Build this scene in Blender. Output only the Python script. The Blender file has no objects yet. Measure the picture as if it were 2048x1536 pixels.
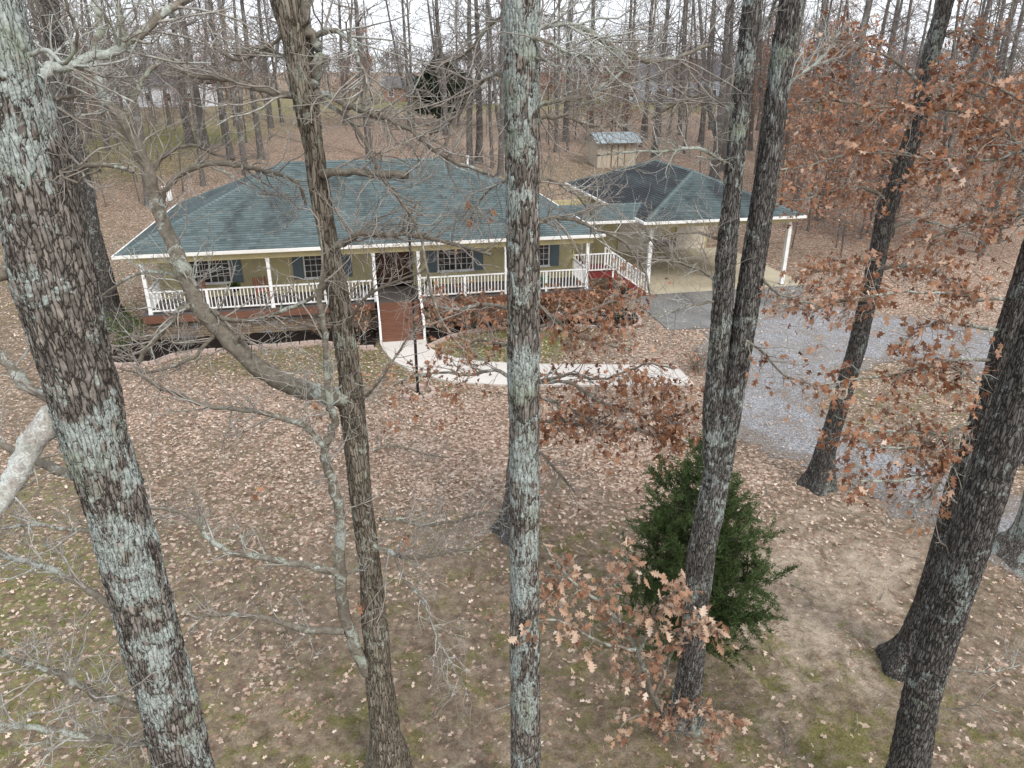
import bpy, math, random
import numpy as np
from mathutils import Vector, Matrix
from math import radians as R

SC = bpy.context.scene
COL = SC.collection
rng = np.random.default_rng(11)
random.seed(5)

# ------------------------------------------------------------------ camera
F, CAMH = 1470.0, 11.2                       # focal length in photo pixels, flying height
PITCH = math.atan((768 - 140) / F)
cam = bpy.data.cameras.new('camera')
cam.sensor_width = 36.0
cam.lens = 36.0 * F / 2048
cam.clip_start, cam.clip_end = 0.1, 3000
camo = bpy.data.objects.new('camera', cam)
camo.location = (0, 0, CAMH)
camo.rotation_euler = (math.pi / 2 - PITCH, 0, 0)
COL.objects.link(camo)
SC.camera = camo

# ------------------------------------------------------------------ sky, sun, exposure
SUN_EL, SUN_AZ = R(42), R(142)               # azimuth measured from +Y towards +X
W = bpy.data.worlds.new('World'); SC.world = W; W.use_nodes = True
nt = W.node_tree; nt.nodes.clear()
wo = nt.nodes.new('ShaderNodeOutputWorld'); bg = nt.nodes.new('ShaderNodeBackground')
sky = nt.nodes.new('ShaderNodeTexSky'); sky.sky_type = 'NISHITA'; sky.sun_disc = False
sky.sun_elevation = SUN_EL; sky.sun_rotation = SUN_AZ
sky.air_density = 1.0; sky.dust_density = 4.0; sky.ozone_density = 1.0
# a thin bright overcast: cloud sheet mixed over the clear sky
tc = nt.nodes.new('ShaderNodeTexCoord'); mp = nt.nodes.new('ShaderNodeMapping')
mp.inputs['Scale'].default_value = (1.6, 1.6, 4.0)
nz = nt.nodes.new('ShaderNodeTexNoise'); nz.inputs['Scale'].default_value = 2.2; nz.inputs['Detail'].default_value = 6
rp = nt.nodes.new('ShaderNodeValToRGB'); rp.color_ramp.elements[0].position = .25; rp.color_ramp.elements[1].position = .6
rp.color_ramp.elements[0].color = (.62, .62, .62, 1); rp.color_ramp.elements[1].color = (.97, .97, .97, 1)
mx = nt.nodes.new('ShaderNodeMix'); mx.data_type = 'RGBA'
mx.inputs['B'].default_value = (10.4, 10.9, 11.6, 1)
nt.links.new(tc.outputs['Generated'], mp.inputs['Vector']); nt.links.new(mp.outputs[0], nz.inputs['Vector'])
nt.links.new(nz.outputs['Fac'], rp.inputs[0]); nt.links.new(rp.outputs[0], mx.inputs['Factor'])
nt.links.new(sky.outputs[0], mx.inputs['A']); nt.links.new(mx.outputs['Result'], bg.inputs['Color'])
bg.inputs['Strength'].default_value = 0.085
nt.links.new(bg.outputs[0], wo.inputs['Surface'])
sl = bpy.data.lights.new('sun', 'SUN'); sl.energy = 1.3; sl.angle = R(18); sl.color = (1, .95, .88)
so = bpy.data.objects.new('sun', sl); COL.objects.link(so); so.location = (30, -30, 60)
sd = Vector((math.sin(SUN_AZ) * math.cos(SUN_EL), math.cos(SUN_AZ) * math.cos(SUN_EL), math.sin(SUN_EL)))
so.rotation_euler = sd.to_track_quat('Z', 'Y').to_euler()
vs = SC.view_settings
vs.view_transform = 'Standard'; vs.look = 'None'; vs.exposure = 0.72; vs.gamma = 1.0; vs.use_curve_mapping = False
SC.cycles.max_bounces = 6; SC.cycles.diffuse_bounces = 3; SC.cycles.glossy_bounces = 2
SC.cycles.transparent_max_bounces = 8; SC.cycles.use_denoising = True
try: SC.cycles.denoiser = 'OPENIMAGEDENOISE'
except Exception: pass

# ------------------------------------------------------------------ places: photo pixel -> point in the place
CP, SP = math.cos(PITCH), math.sin(PITCH)
def ray(u, v):
    a = (u - 1024) / F; b = (768 - v) / F
    return np.array([a, CP + b * SP, -SP + b * CP])
def at(u, v, Y):                              # the point of that sight line at distance Y in front
    d = ray(u, v); return np.array([0, 0, CAMH]) + d * (Y / d[1])
def depth(P):
    return P[1] * CP - (P[2] - CAMH) * SP
def gz(x, y):                                 # the lie of the land: level round the house, rising behind
    x = np.asarray(x, float); y = np.asarray(y, float)
    yy = y - 0.2 * x * (np.abs(x) < 60)
    t = np.clip(yy - 48, 0, None)
    z = 0.115 * np.minimum(t, 34) + 0.04 * np.clip(t - 34, 0, 45) + .004 * np.clip(t - 80, 0, 400)
    k = np.clip((yy - 48) / 6, 0, 1); z = z * k
    return z
def ground(u, v):
    d = ray(u, v); o = np.array([0, 0, CAMH])
    if d[2] >= -1e-4: return None
    t = 5.0
    for _ in range(4000):
        P = o + d * t
        if P[2] <= gz(P[0], P[1]): break
        t += max(0.05, 0.3 * (P[2] - gz(P[0], P[1])))
        if t > 900: break
    P = o + d * t; P[2] = gz(P[0], P[1]); return P
TH = R(12.0)
HA = np.array([math.cos(TH), math.sin(TH), 0]); HB = np.array([-math.sin(TH), math.cos(TH), 0])
HE = np.array([-16.407, 30.020, 0.0])         # front left eave corner of the house, on plan
GE = np.array([7.346, 38.867, 0.0])           # front left carport post
def hw(a, b, z=0.0): return HE + HA * a + HB * b + np.array([0, 0, z])
def to_h(P):
    w = np.asarray(P)[..., :2] - HE[:2]
    return w @ HA[:2], w @ HB[:2]

# ------------------------------------------------------------------ materials
def newmat(name):
    m = bpy.data.materials.new(name); m.use_nodes = True
    n = m.node_tree.nodes; b = n['Principled BSDF']
    return m, n, m.node_tree.links, b
def node(n, t, **kw):
    x = n.new(t)
    for k, v in kw.items():
        if k in x.inputs: x.inputs[k].default_value = v
        else: setattr(x, k, v)
    return x
def mixc(n, l, fac, A, B, mode='MIX'):
    m = n.new('ShaderNodeMix'); m.data_type = 'RGBA'; m.blend_type = mode
    for s, x in (('Factor', fac), ('A', A), ('B', B)):
        i = m.inputs[s] if s == 'Factor' else [q for q in m.inputs if q.name == s and q.type == 'RGBA'][0]
        if hasattr(x, 'links') or hasattr(x, 'is_output'): l.new(x, i)
        else: i.default_value = x if s == 'Factor' else (*x, 1) if len(x) == 3 else x
    return [o for o in m.outputs if o.type == 'RGBA'][0]
def math_(n, l, op, a, b=None, c=None, clamp=False):
    m = n.new('ShaderNodeMath'); m.operation = op; m.use_clamp = clamp
    for i, x in enumerate((a, b, c)):
        if x is None: continue
        if hasattr(x, 'is_output'): l.new(x, m.inputs[i])
        else: m.inputs[i].default_value = x
    return m.outputs[0]
def ramp(n, l, fac, stops, interp='LINEAR'):
    r = n.new('ShaderNodeValToRGB'); r.color_ramp.interpolation = interp
    e = r.color_ramp.elements
    while len(e) < len(stops): e.new(.5)
    for q, (p, c) in zip(e, stops):
        q.position = p; q.color = (*c, 1) if len(c) == 3 else c
    if fac is not None: l.new(fac, r.inputs[0])
    return r.outputs[0]
def coords(n, l, scale=(1, 1, 1), kind='Object'):
    t = n.new('ShaderNodeTexCoord'); m = n.new('ShaderNodeMapping'); m.inputs['Scale'].default_value = scale
    l.new(t.outputs[kind], m.inputs['Vector']); return m.outputs[0]
def noise(n, l, vec, scale, detail=4, rough=.55, dist=0.0):
    x = node(n, 'ShaderNodeTexNoise', Scale=scale, Detail=detail, Roughness=rough, Distortion=dist)
    l.new(vec, x.inputs['Vector']); return x.outputs['Fac']
def bump(n, l, b, h, strength=.4, dist=.02):
    x = node(n, 'ShaderNodeBump', Strength=strength, Distance=dist)
    l.new(h, x.inputs['Height']); l.new(x.outputs[0], b.inputs['Normal'])
def attr(n, name, kind='GEOMETRY'):
    a = n.new('ShaderNodeAttribute'); a.attribute_name = name; a.attribute_type = kind
    return a

def plain(name, col, rough=.6, var=.12, scale=6.0, spec=.3, bmp=.0, stretch=(1, 1, 1), dirt=None):
    m, n, l, b = newmat(name)
    v = coords(n, l, stretch)
    f = noise(n, l, v, scale, 6, .6)
    lo = tuple(c * (1 - var) for c in col); hi = tuple(min(1, c * (1 + var)) for c in col)
    c = ramp(n, l, f, [(.3, lo), (.7, hi)])
    if dirt:
        f2 = noise(n, l, v, scale * .35, 7, .65)
        k = ramp(n, l, f2, [(.48, (0, 0, 0)), (.68, (1, 1, 1))])
        c = mixc(n, l, k, c, mixc(n, l, .6, c, dirt))
    l.new(c, b.inputs['Base Color'])
    b.inputs['Roughness'].default_value = rough
    b.inputs['Specular IOR Level'].default_value = spec
    if bmp: bump(n, l, b, f, bmp, .01)
    return m
def tinted(name, stops, rough=.65, spec=.25, trans=.0, noise_amt=.0):
    """colour from the per-piece 'tint' attribute"""
    m, n, l, b = newmat(name)
    t = attr(n, 'tint').outputs['Fac']
    c = ramp(n, l, t, stops)
    if noise_amt:
        f = noise(n, l, coords(n, l), 9, 4)
        k = ramp(n, l, f, [(.3, (1 - noise_amt,) * 3), (.7, (1, 1, 1))])
        c = mixc(n, l, 1.0, c, k, 'MULTIPLY')
    l.new(c, b.inputs['Base Color'])
    b.inputs['Roughness'].default_value = rough; b.inputs['Specular IOR Level'].default_value = spec
    if trans:
        o = n['Material Output']; tb = n.new('ShaderNodeBsdfTranslucent'); ms = n.new('ShaderNodeMixShader')
        l.new(c, tb.inputs['Color']); ms.inputs[0].default_value = trans
        l.new(b.outputs[0], ms.inputs[1]); l.new(tb.outputs[0], ms.inputs[2]); l.new(ms.outputs[0], o.inputs['Surface'])
    return m

def bark_mat(name, dark, mid, lichen, amt, zs=.28, furrow=True, sc=22.0, lsc=5.0, cells=30.0, crack=.13):
    m, n, l, b = newmat(name)
    v = coords(n, l, (1, 1, zs)); vo = coords(n, l)
    fine = noise(n, l, v, sc, 6, .65, .4)
    big = noise(n, l, vo, .75, 3, .6)
    c = ramp(n, l, fine, [(.32, tuple(x * .6 for x in mid)), (.52, mid), (.75, tuple(min(1, x * 1.5) for x in mid))])
    h = fine
    if furrow:                                 # plates parted by upright cracks
        vs_ = coords(n, l, (cells, cells, cells * .18))
        nd = node(n, 'ShaderNodeTexNoise', Scale=.9, Detail=3.0, Roughness=.6); l.new(vs_, nd.inputs['Vector'])
        sb = n.new('ShaderNodeVectorMath'); sb.operation = 'MULTIPLY_ADD'; sb.inputs[1].default_value = (1.1, 1.1, 1.1); l.new(nd.outputs['Color'], sb.inputs[0]); l.new(vs_, sb.inputs[2])
        ve = node(n, 'ShaderNodeTexVoronoi', Scale=1.0, Randomness=1.0); ve.feature = 'DISTANCE_TO_EDGE'; l.new(sb.outputs[0], ve.inputs['Vector'])
        vc = node(n, 'ShaderNodeTexVoronoi', Scale=1.0, Randomness=1.0); l.new(sb.outputs[0], vc.inputs['Vector'])
        sp = n.new('ShaderNodeSeparateColor'); l.new(vc.outputs['Color'], sp.inputs[0])
        c = mixc(n, l, 1, c, ramp(n, l, sp.outputs[0], [(0, (.62, .60, .58)), (.6, (1.05, 1.05, 1.05)), (1, (1.35, 1.33, 1.3))]), 'MULTIPLY')
    ln = noise(n, l, vo, lsc, 6, .74, .8)
    s = math_(n, l, 'ADD', math_(n, l, 'MULTIPLY', ln, .62), math_(n, l, 'MULTIPLY', big, .48))
    if furrow: s = math_(n, l, 'ADD', s, math_(n, l, 'MULTIPLY', math_(n, l, 'SUBTRACT', sp.outputs[1], .5), .07))
    k = ramp(n, l, s, [(.62 - amt * .10, (0, 0, 0)), (.655 - amt * .10, (1, 1, 1))])
    lf = noise(n, l, vo, 45, 3)
    lc = ramp(n, l, lf, [(.3, tuple(x * .6 for x in lichen)), (.7, tuple(min(1, x * 1.25) for x in lichen))])
    gm = noise(n, l, vo, 2.1, 3)
    lc = mixc(n, l, ramp(n, l, gm, [(.5, (0, 0, 0)), (.66, (.5, .5, .5))]), lc, (.19, .21, .12))
    c = mixc(n, l, k, c, lc)
    if furrow:  # dark cracks and furrows: bark's own brown plus shade put into the colour
        wid = math_(n, l, 'MULTIPLY', ve.outputs['Distance'], math_(n, l, 'ADD', .5, math_(n, l, 'MULTIPLY', k, .9)))
        fr = ramp(n, l, wid, [(crack * .25, (1, 1, 1)), (crack, (0, 0, 0))])
        c = mixc(n, l, math_(n, l, 'MULTIPLY', fr, .93), c, dark)
        fa = attr(n, 'furrow').outputs['Fac']
        c = mixc(n, l, ramp(n, l, fa, [(.04, (.45, .45, .45)), (.22, (0, 0, 0))]), c, dark)
        hh = ramp(n, l, ve.outputs['Distance'], [(0, (0, 0, 0)), (.22, (1, 1, 1))])
        h = math_(n, l, 'ADD', math_(n, l, 'MULTIPLY', hh, .8), math_(n, l, 'MULTIPLY', fine, .4))
    l.new(c, b.inputs['Base Color'])
    b.inputs['Roughness'].default_value = .9; b.inputs['Specular IOR Level'].default_value = .15
    bump(n, l, b, h, .8 if furrow else .55, .02 if furrow else .012)
    return m

M = {}
M['bark_oak'] = bark_mat('bark_oak', (.022, .019, .017), (.15, .142, .134), (.33, .37, .35), .36, lsc=2.6, cells=32, crack=.07)
M['bark_lichen'] = bark_mat('bark_lichen', (.026, .022, .019), (.205, .185, .165), (.38, .425, .40), .72, lsc=2.3, cells=24, crack=.062)
M['bark_dark'] = bark_mat('bark_dark', (.020, .018, .017), (.125, .116, .108), (.26, .29, .27), .10, cells=28, crack=.08)
M['bark_tan'] = bark_mat('bark_tan', (.03, .024, .018), (.20, .175, .14), (.32, .33, .28), .15, zs=.15, sc=16, cells=24, crack=.045)
M['branch'] = bark_mat('branch', (.03, .026, .02), (.175, .155, .125), (.38, .41, .37), .4, zs=1, furrow=False, sc=14)
M['twig'] = bark_mat('twig', (.03, .026, .02), (.30, .27, .24), (.44, .45, .42), .5, zs=1, furrow=False, sc=10)
M['bark_far'] = bark_mat('bark_far', (.02, .02, .02), (.135, .122, .112), (.26, .27, .26), .35, zs=.3, furrow=False, sc=9, lsc=2)
M['limb_pale'] = bark_mat('limb_pale', (.03, .026, .02), (.34, .32, .29), (.52, .54, .51), .55, zs=.6, furrow=False, sc=34, lsc=11)
M['twig_far'] = plain('twig_far', (.20, .175, .16), .9, .3, 2.0, .1)
M['leaf_brown'] = tinted('leaf_brown', [(0, (.13, .055, .032)), (.4, (.36, .160, .080)), (.72, (.50, .27, .155)), (1, (.72, .57, .46))], .42, .5, .3)
M['leaf_tan'] = tinted('leaf_tan', [(0, (.22, .10, .06)), (.35, (.40, .235, .15)), (.7, (.58, .42, .31)), (1, (.74, .61, .50))], .5, .35, .22)
M['leaf_litter'] = tinted('leaf_litter', [(0, (.20, .108, .068)), (.2, (.39, .258, .18)), (.55, (.58, .44, .34)), (1, (.76, .645, .54))], .65, .25)
M['roof'] = None
M['siding'] = plain('siding', (.50, .435, .235), .6, .07, 3.0, .25, 0, (1, 1, 1), (.35, .31, .2))
M['white'] = plain('white', (.80, .80, .79), .45, .05, 5.0, .35, 0, (1, 1, 1), (.55, .55, .5))
M['gutter'] = plain('gutter', (.78, .77, .74), .4, .05, 2.0, .4, 0, (.3, 1, 1), (.45, .42, .36))
M['shutter'] = plain('shutter', (.13, .17, .19), .5, .08, 4)
M['glass'] = plain('glass', (.018, .021, .026), .06, .3, 1.5, .8)
M['door_wood'] = plain('door_wood', (.10, .042, .022), .4, .3, 5, .4, .1, (6, 1, .6))
M['wood_brown'] = plain('wood_brown', (.17, .08, .052), .65, .22, 4, .25, .15, (.5, 4, 4))
M['deck_grey'] = plain('deck_grey', (.10, .088, .085), .7, .2, 5, .25, .1, (.4, 3, 3))
M['red_stain'] = plain('red_stain', (.17, .025, .022), .6, .2, 5, .3)
M['black_metal'] = plain('black_metal', (.012, .012, .013), .35, .2, 5, .5)
M['mulch'] = plain('mulch', (.016, .012, .010), .95, .7, 28, .1, .9)
M['paving'] = plain('paving', (.60, .555, .51), .75, .06, 1.2, .2, .05, (1, 1, 1), (.58, .52, .47))
M['slab_clean'] = plain('slab_clean', (.50, .445, .335), .8, .16, .55, .2, .05, (1, 1, 1), (.27, .24, .19))
M['slab_stained'] = plain('slab_stained', (.185, .18, .175), .85, .32, .6, .2, .05, (1, 1, 1), (.32, .31, .28))
M['garage_door'] = plain('garage_door', (.62, .56, .47), .5, .06, 2)
M['block_pink'] = plain('block_pink', (.42, .33, .285), .85, .2, 7, .15, .3)
M['shed_wall'] = plain('shed_wall', (.46, .40, .32), .8, .12, 3, .2, .1, (4, 4, .6), (.33, .3, .2))
M['metal_roof'] = plain('metal_roof', (.30, .36, .38), .38, .12, 1.5, .6, 0, (1, 1, 1), (.22, .24, .24))
M['far_white'] = plain('far_white', (.66, .67, .70), .7, .06, 1)
M['far_brick'] = plain('far_brick', (.27, .15, .11), .8, .12, 2)
M['far_roof'] = plain('far_roof', (.10, .10, .11), .8, .15, 1)
M['far_blue'] = plain('far_blue', (.30, .35, .42), .7, .08, 1)
M['fence_dark'] = plain('fence_dark', (.03, .028, .027), .8, .2, 3)
M['pot_white'] = plain('pot_white', (.66, .68, .70), .4, .05, 4)
M['chair_red'] = plain('chair_red', (.28, .11, .07), .6, .15, 6)
M['cushion'] = plain('cushion', (.45, .20, .15), .8, .1, 6)
M['pot_green'] = plain('pot_green', (.06, .22, .10), .5, .1, 4)
M['cedar'] = tinted('cedar', [(0, (.045, .072, .025)), (.5, (.085, .13, .045)), (1, (.15, .195, .075))], .6, .2, .15)
M['conifer_dark'] = tinted('conifer_dark', [(0, (.022, .034, .022)), (1, (.06, .08, .05))], .7, .15)
M['shrub_green'] = tinted('shrub_green', [(0, (.035, .06, .012)), (1, (.12, .16, .04))], .55, .3, .2)
M['grass'] = tinted('grass', [(0, (.055, .11, .02)), (.6, (.13, .185, .04)), (.85, (.26, .24, .10)), (1, (.38, .31, .17))], .7, .15, .2)
M['stone'] = tinted('stone', [(0, (.15, .12, .095)), (.35, (.24, .18, .13)), (.7, (.31, .235, .16)), (1, (.26, .25, .25))], .85, .2, 0, .3)
M['mortar'] = plain('mortar', (.17, .15, .13), .95, .2, 8)

def shingle_mat(name, base, stain):
    m, n, l, b = newmat(name)
    t = attr(n, 'tint').outputs['Fac']
    c = ramp(n, l, t, [(0, tuple(x * .62 for x in base)), (.5, base), (1, tuple(x * 1.35 for x in base))])
    v = coords(n, l)
    gr = noise(n, l, v, 60, 3)
    c = mixc(n, l, 1, c, ramp(n, l, gr, [(.3, (.75, .75, .75)), (.7, (1.1, 1.1, 1.1))]), 'MULTIPLY')
    s = noise(n, l, coords(n, l, (.5, .18, .18)), 1.5, 6, .6)
    k = ramp(n, l, s, [(.60 - stain * .35, (0, 0, 0)), (.82 - stain * .35, (.85, .85, .85))])
    c = mixc(n, l, k, c, (.030, .032, .036))
    l.new(c, b.inputs['Base Color']); b.inputs['Roughness'].default_value = .92; b.inputs['Specular IOR Level'].default_value = .2
    return m
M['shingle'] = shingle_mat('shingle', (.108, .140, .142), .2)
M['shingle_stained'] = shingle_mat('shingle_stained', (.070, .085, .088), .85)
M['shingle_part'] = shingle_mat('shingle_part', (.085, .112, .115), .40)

def ground_mat():
    m, n, l, b = newmat('ground')
    v = coords(n, l)
    A = {k: attr(n, k).outputs['Fac'] for k in ('leaf', 'moss', 'bare', 'grass')}
    n1 = noise(n, l, v, .9, 3, .6); n2 = noise(n, l, v, 4.5, 4, .65); n3 = noise(n, l, v, 30, 3, .6); n4 = noise(n, l, v, 1.7, 5, .7, .5)
    soil = ramp(n, l, n2, [(.28, (.12, .091, .066)), (.5, (.205, .16, .118)), (.75, (.315, .255, .192))])
    soil = mixc(n, l, 1, soil, ramp(n, l, n3, [(.25, (.62, .6, .58)), (.7, (1.15, 1.15, 1.15))]), 'MULTIPLY')
    def mask(a, ns, w=.16):
        s = math_(n, l, 'ADD', math_(n, l, 'MULTIPLY', ns, 2.4), math_(n, l, 'SUBTRACT', a, 1.55))
        return ramp(n, l, s, [(.0, (0, 0, 0)), (w, (1, 1, 1))])
    c = soil
    sand = ramp(n, l, n3, [(.3, (.30, .24, .185)), (.7, (.50, .42, .335))])
    c = mixc(n, l, math_(n, l, 'MULTIPLY', mask(math_(n, l, 'SUBTRACT', A['bare'], .12), noise(n, l, v, 1.1, 5, .72, .9), .5), .85), c, sand)
    moss = ramp(n, l, n3, [(.25, (.05, .055, .012)), (.5, (.12, .122, .028)), (.8, (.20, .19, .06))])
    c = mixc(n, l, math_(n, l, 'MULTIPLY', mask(math_(n, l, 'SUBTRACT', A['moss'], .11), n4, .4), .68), c, moss)
    gr = ramp(n, l, noise(n, l, coords(n, l, (1, 1, 1)), 14, 5, .7), [(.25, (.055, .068, .018)), (.5, (.15, .162, .045)), (.8, (.32, .28, .13))])
    c = mixc(n, l, math_(n, l, 'MULTIPLY', mask(A['grass'], n2, .5), .9), c, gr)
    db = noise(n, l, coords(n, l, (1, 1, 1)), 17, 3, .75, 1.2)
    c = mixc(n, l, ramp(n, l, db, [(.30, (.75, .75, .75)), (.42, (0, 0, 0))]), c, (.05, .038, .028))
    pb = noise(n, l, v, 3.1, 5, .72, .8)
    c = mixc(n, l, 1, c, ramp(n, l, pb, [(.3, (.66, .64, .62)), (.5, (1, 1, 1)), (.72, (1.28, 1.26, 1.22))]), 'MULTIPLY')
    vo = node(n, 'ShaderNodeTexVoronoi', Scale=13.0, Randomness=1.0); vo.feature = 'F1'
    dv = n.new('ShaderNodeVectorMath'); dv.operation = 'ADD'
    nv = node(n, 'ShaderNodeTexNoise', Scale=14.0, Detail=2); l.new(v, nv.inputs['Vector'])
    sv = n.new('ShaderNodeVectorMath'); sv.operation = 'SCALE'; sv.inputs['Scale'].default_value = .16
    l.new(nv.outputs['Color'], sv.inputs[0]); l.new(v, dv.inputs[0]); l.new(sv.outputs[0], dv.inputs[1]); l.new(dv.outputs[0], vo.inputs['Vector'])
    sep = n.new('ShaderNodeSeparateColor'); l.new(vo.outputs['Color'], sep.inputs[0])
    lf = ramp(n, l, sep.outputs[0], [(0, (.12, .065, .045)), (.3, (.28, .175, .125)), (.65, (.45, .32, .245)), (1, (.66, .53, .44))])
    s = math_(n, l, 'ADD', sep.outputs[1], math_(n, l, 'MULTIPLY', math_(n, l, 'SUBTRACT', n1, .5), 1.2))
    k = math_(n, l, 'LESS_THAN', s, math_(n, l, 'MULTIPLY', A['leaf'], .95))
    c = mixc(n, l, math_(n, l, 'MULTIPLY', k, .75), c, lf)
    l.new(c, b.inputs['Base Color']); b.inputs['Roughness'].default_value = .95; b.inputs['Specular IOR Level'].default_value = .12
    h = math_(n, l, 'ADD', math_(n, l, 'MULTIPLY', n2, 1.0), math_(n, l, 'MULTIPLY', n3, .35))
    h = math_(n, l, 'ADD', h, math_(n, l, 'MULTIPLY', math_(n, l, 'MULTIPLY', k, sep.outputs[2]), .25))
    bump(n, l, b, h, .7, .08)
    return m
M['ground'] = ground_mat()
def gravel_mat():
    m, n, l, b = newmat('gravel')
    v = coords(n, l)
    vo = node(n, 'ShaderNodeTexVoronoi', Scale=26.0); l.new(v, vo.inputs['Vector'])
    sep = n.new('ShaderNodeSeparateColor'); l.new(vo.outputs['Color'], sep.inputs[0])
    c = ramp(n, l, sep.outputs[0], [(0, (.12, .12, .125)), (.5, (.245, .245, .255)), (1, (.42, .42, .44))])
    n1 = noise(n, l, v, .55, 7, .68, .6); e = attr(n, 'edge').outputs['Fac']
    n3 = noise(n, l, v, 22, 4)
    soil = ramp(n, l, n3, [(.25, (.10, .08, .065)), (.5, (.19, .155, .125)), (.75, (.33, .28, .235))])
    soil = mixc(n, l, ramp(n, l, sep.outputs[1], [(.62, (0, 0, 0)), (.7, (.8, .8, .8))]), soil, c)
    s = math_(n, l, 'ADD', math_(n, l, 'MULTIPLY', n1, 1.3), math_(n, l, 'MULTIPLY', math_(n, l, 'SUBTRACT', 1.0, e), .75))
    k = ramp(n, l, s, [(.55, (0, 0, 0)), (.84, (1, 1, 1))])
    c = mixc(n, l, k, c, soil)
    l.new(c, b.inputs['Base Color']); b.inputs['Roughness'].default_value = .95; b.inputs['Specular IOR Level'].default_value = .15
    bump(n, l, b, vo.outputs['Distance'], .6, .02)
    return m
M['gravel'] = gravel_mat()

# ------------------------------------------------------------------ mesh helpers
def link(o, parent=None):
    COL.objects.link(o)
    if parent is not None: o.parent = parent
    return o
def mesh_np(name, V, loops, starts, totals, smooth=False):
    me = bpy.data.meshes.new(name)
    V = np.ascontiguousarray(V, np.float32)
    me.vertices.add(len(V)); me.vertices.foreach_set('co', V.ravel())
    me.loops.add(len(loops)); me.loops.foreach_set('vertex_index', np.ascontiguousarray(loops, np.int32).ravel())
    me.polygons.add(len(starts)); me.polygons.foreach_set('loop_start', np.ascontiguousarray(starts, np.int32))
    try: me.polygons.foreach_set('loop_total', np.ascontiguousarray(totals, np.int32))
    except Exception: pass
    if smooth: me.polygons.foreach_set('use_smooth', np.ones(len(starts), bool))
    me.update(calc_edges=True); me.validate()
    return me
def fattr(me, name, data, dom='POINT'):
    a = me.attributes.new(name, 'FLOAT', dom); a.data.foreach_set('value', np.ascontiguousarray(data, np.float32))
def mobj(name, me, mat, parent=None):
    o = bpy.data.objects.new(name, me)
    if mat is not None: me.materials.append(M[mat] if isinstance(mat, str) else mat)
    return link(o, parent)
def empty(name, loc=(0, 0, 0), rz=0.0):
    o = bpy.data.objects.new(name, None); o.location = tuple(float(x) for x in loc); o.rotation_euler = (0, 0, rz)
    o.empty_display_size = .2
    return link(o)
def tag(o, label, cat, group=None):
    o['label'] = label; o['category'] = cat
    if group: o['group'] = group
    return o
class MB:
    """collects faces; build() links them as one mesh object"""
    def __init__(s): s.v = []; s.f = []; s.t = []
    def box(s, x0, x1, y0, y1, z0, z1, tint=None):
        b = len(s.v)
        s.v += [(x, y, z) for z in (z0, z1) for y in (y0, y1) for x in (x0, x1)]
        s.f += [[b + i for i in q] for q in ((0, 2, 3, 1), (4, 5, 7, 6), (0, 1, 5, 4), (2, 6, 7, 3), (0, 4, 6, 2), (1, 3, 7, 5))]
        if tint is not None: s.t += [tint] * 8
        return s
    def hexa(s, P):                           # 8 points: bottom ring then top ring
        b = len(s.v); s.v += [tuple(map(float, p)) for p in P]
        s.f += [[b + i for i in q] for q in ((3, 2, 1, 0), (4, 5, 6, 7), (0, 1, 5, 4), (1, 2, 6, 5), (2, 3, 7, 6), (3, 0, 4, 7))]
        return s
    def bar(s, p, q, w, h):                   # a bar of section w x h from p to q (h upright)
        p = np.array(p, float); q = np.array(q, float); t = (q - p) / np.linalg.norm(q - p)
        up = np.array([0, 0, 1.0])
        if abs(t[2]) > .95: up = np.array([0, 1.0, 0])
        x = np.cross(t, up); x /= np.linalg.norm(x); z = np.cross(x, t)
        o = [(-w / 2, -h / 2), (w / 2, -h / 2), (w / 2, h / 2), (-w / 2, h / 2)]
        return s.hexa([p + x * a + z * b for a, b in o] + [q + x * a + z * b for a, b in o])
    def poly(s, pts): 
        b = len(s.v); s.v += [tuple(map(float, p)) for p in pts]; s.f.append(list(range(b, b + len(pts)))); return s
    def lathe(s, prof, cx=0, cy=0, n=16):
        b = len(s.v)
        for r, z in prof:
            for k in range(n):
                a = 2 * math.pi * k / n; s.v.append((cx + r * math.cos(a), cy + r * math.sin(a), z))
        for i in range(len(prof) - 1):
            for k in range(n):
                k2 = (k + 1) % n; s.f.append([b + i * n + k, b + i * n + k2, b + (i + 1) * n + k2, b + (i + 1) * n + k])
        s.f.append([b + k for k in range(n)][::-1]); s.f.append([b + (len(prof) - 1) * n + k for k in range(n)])
        return s
    def mesh(s, name, bevel=0):
        me = bpy.data.meshes.new(name); me.from_pydata(s.v, [], s.f)
        if s.t: fattr(me, 'tint', s.t)
        me.update(); return me
    def build(s, name, mat, parent=None):
        return mobj(name, s.mesh(name), mat, parent)
def shared(name, me, parent, loc=(0, 0, 0), rot=None, scale=None):
    o = bpy.data.objects.new(name, me); o.location = tuple(float(x) for x in loc)
    if rot is not None: o.rotation_euler = rot
    if scale is not None: o.scale = scale
    return link(o, parent)

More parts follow.
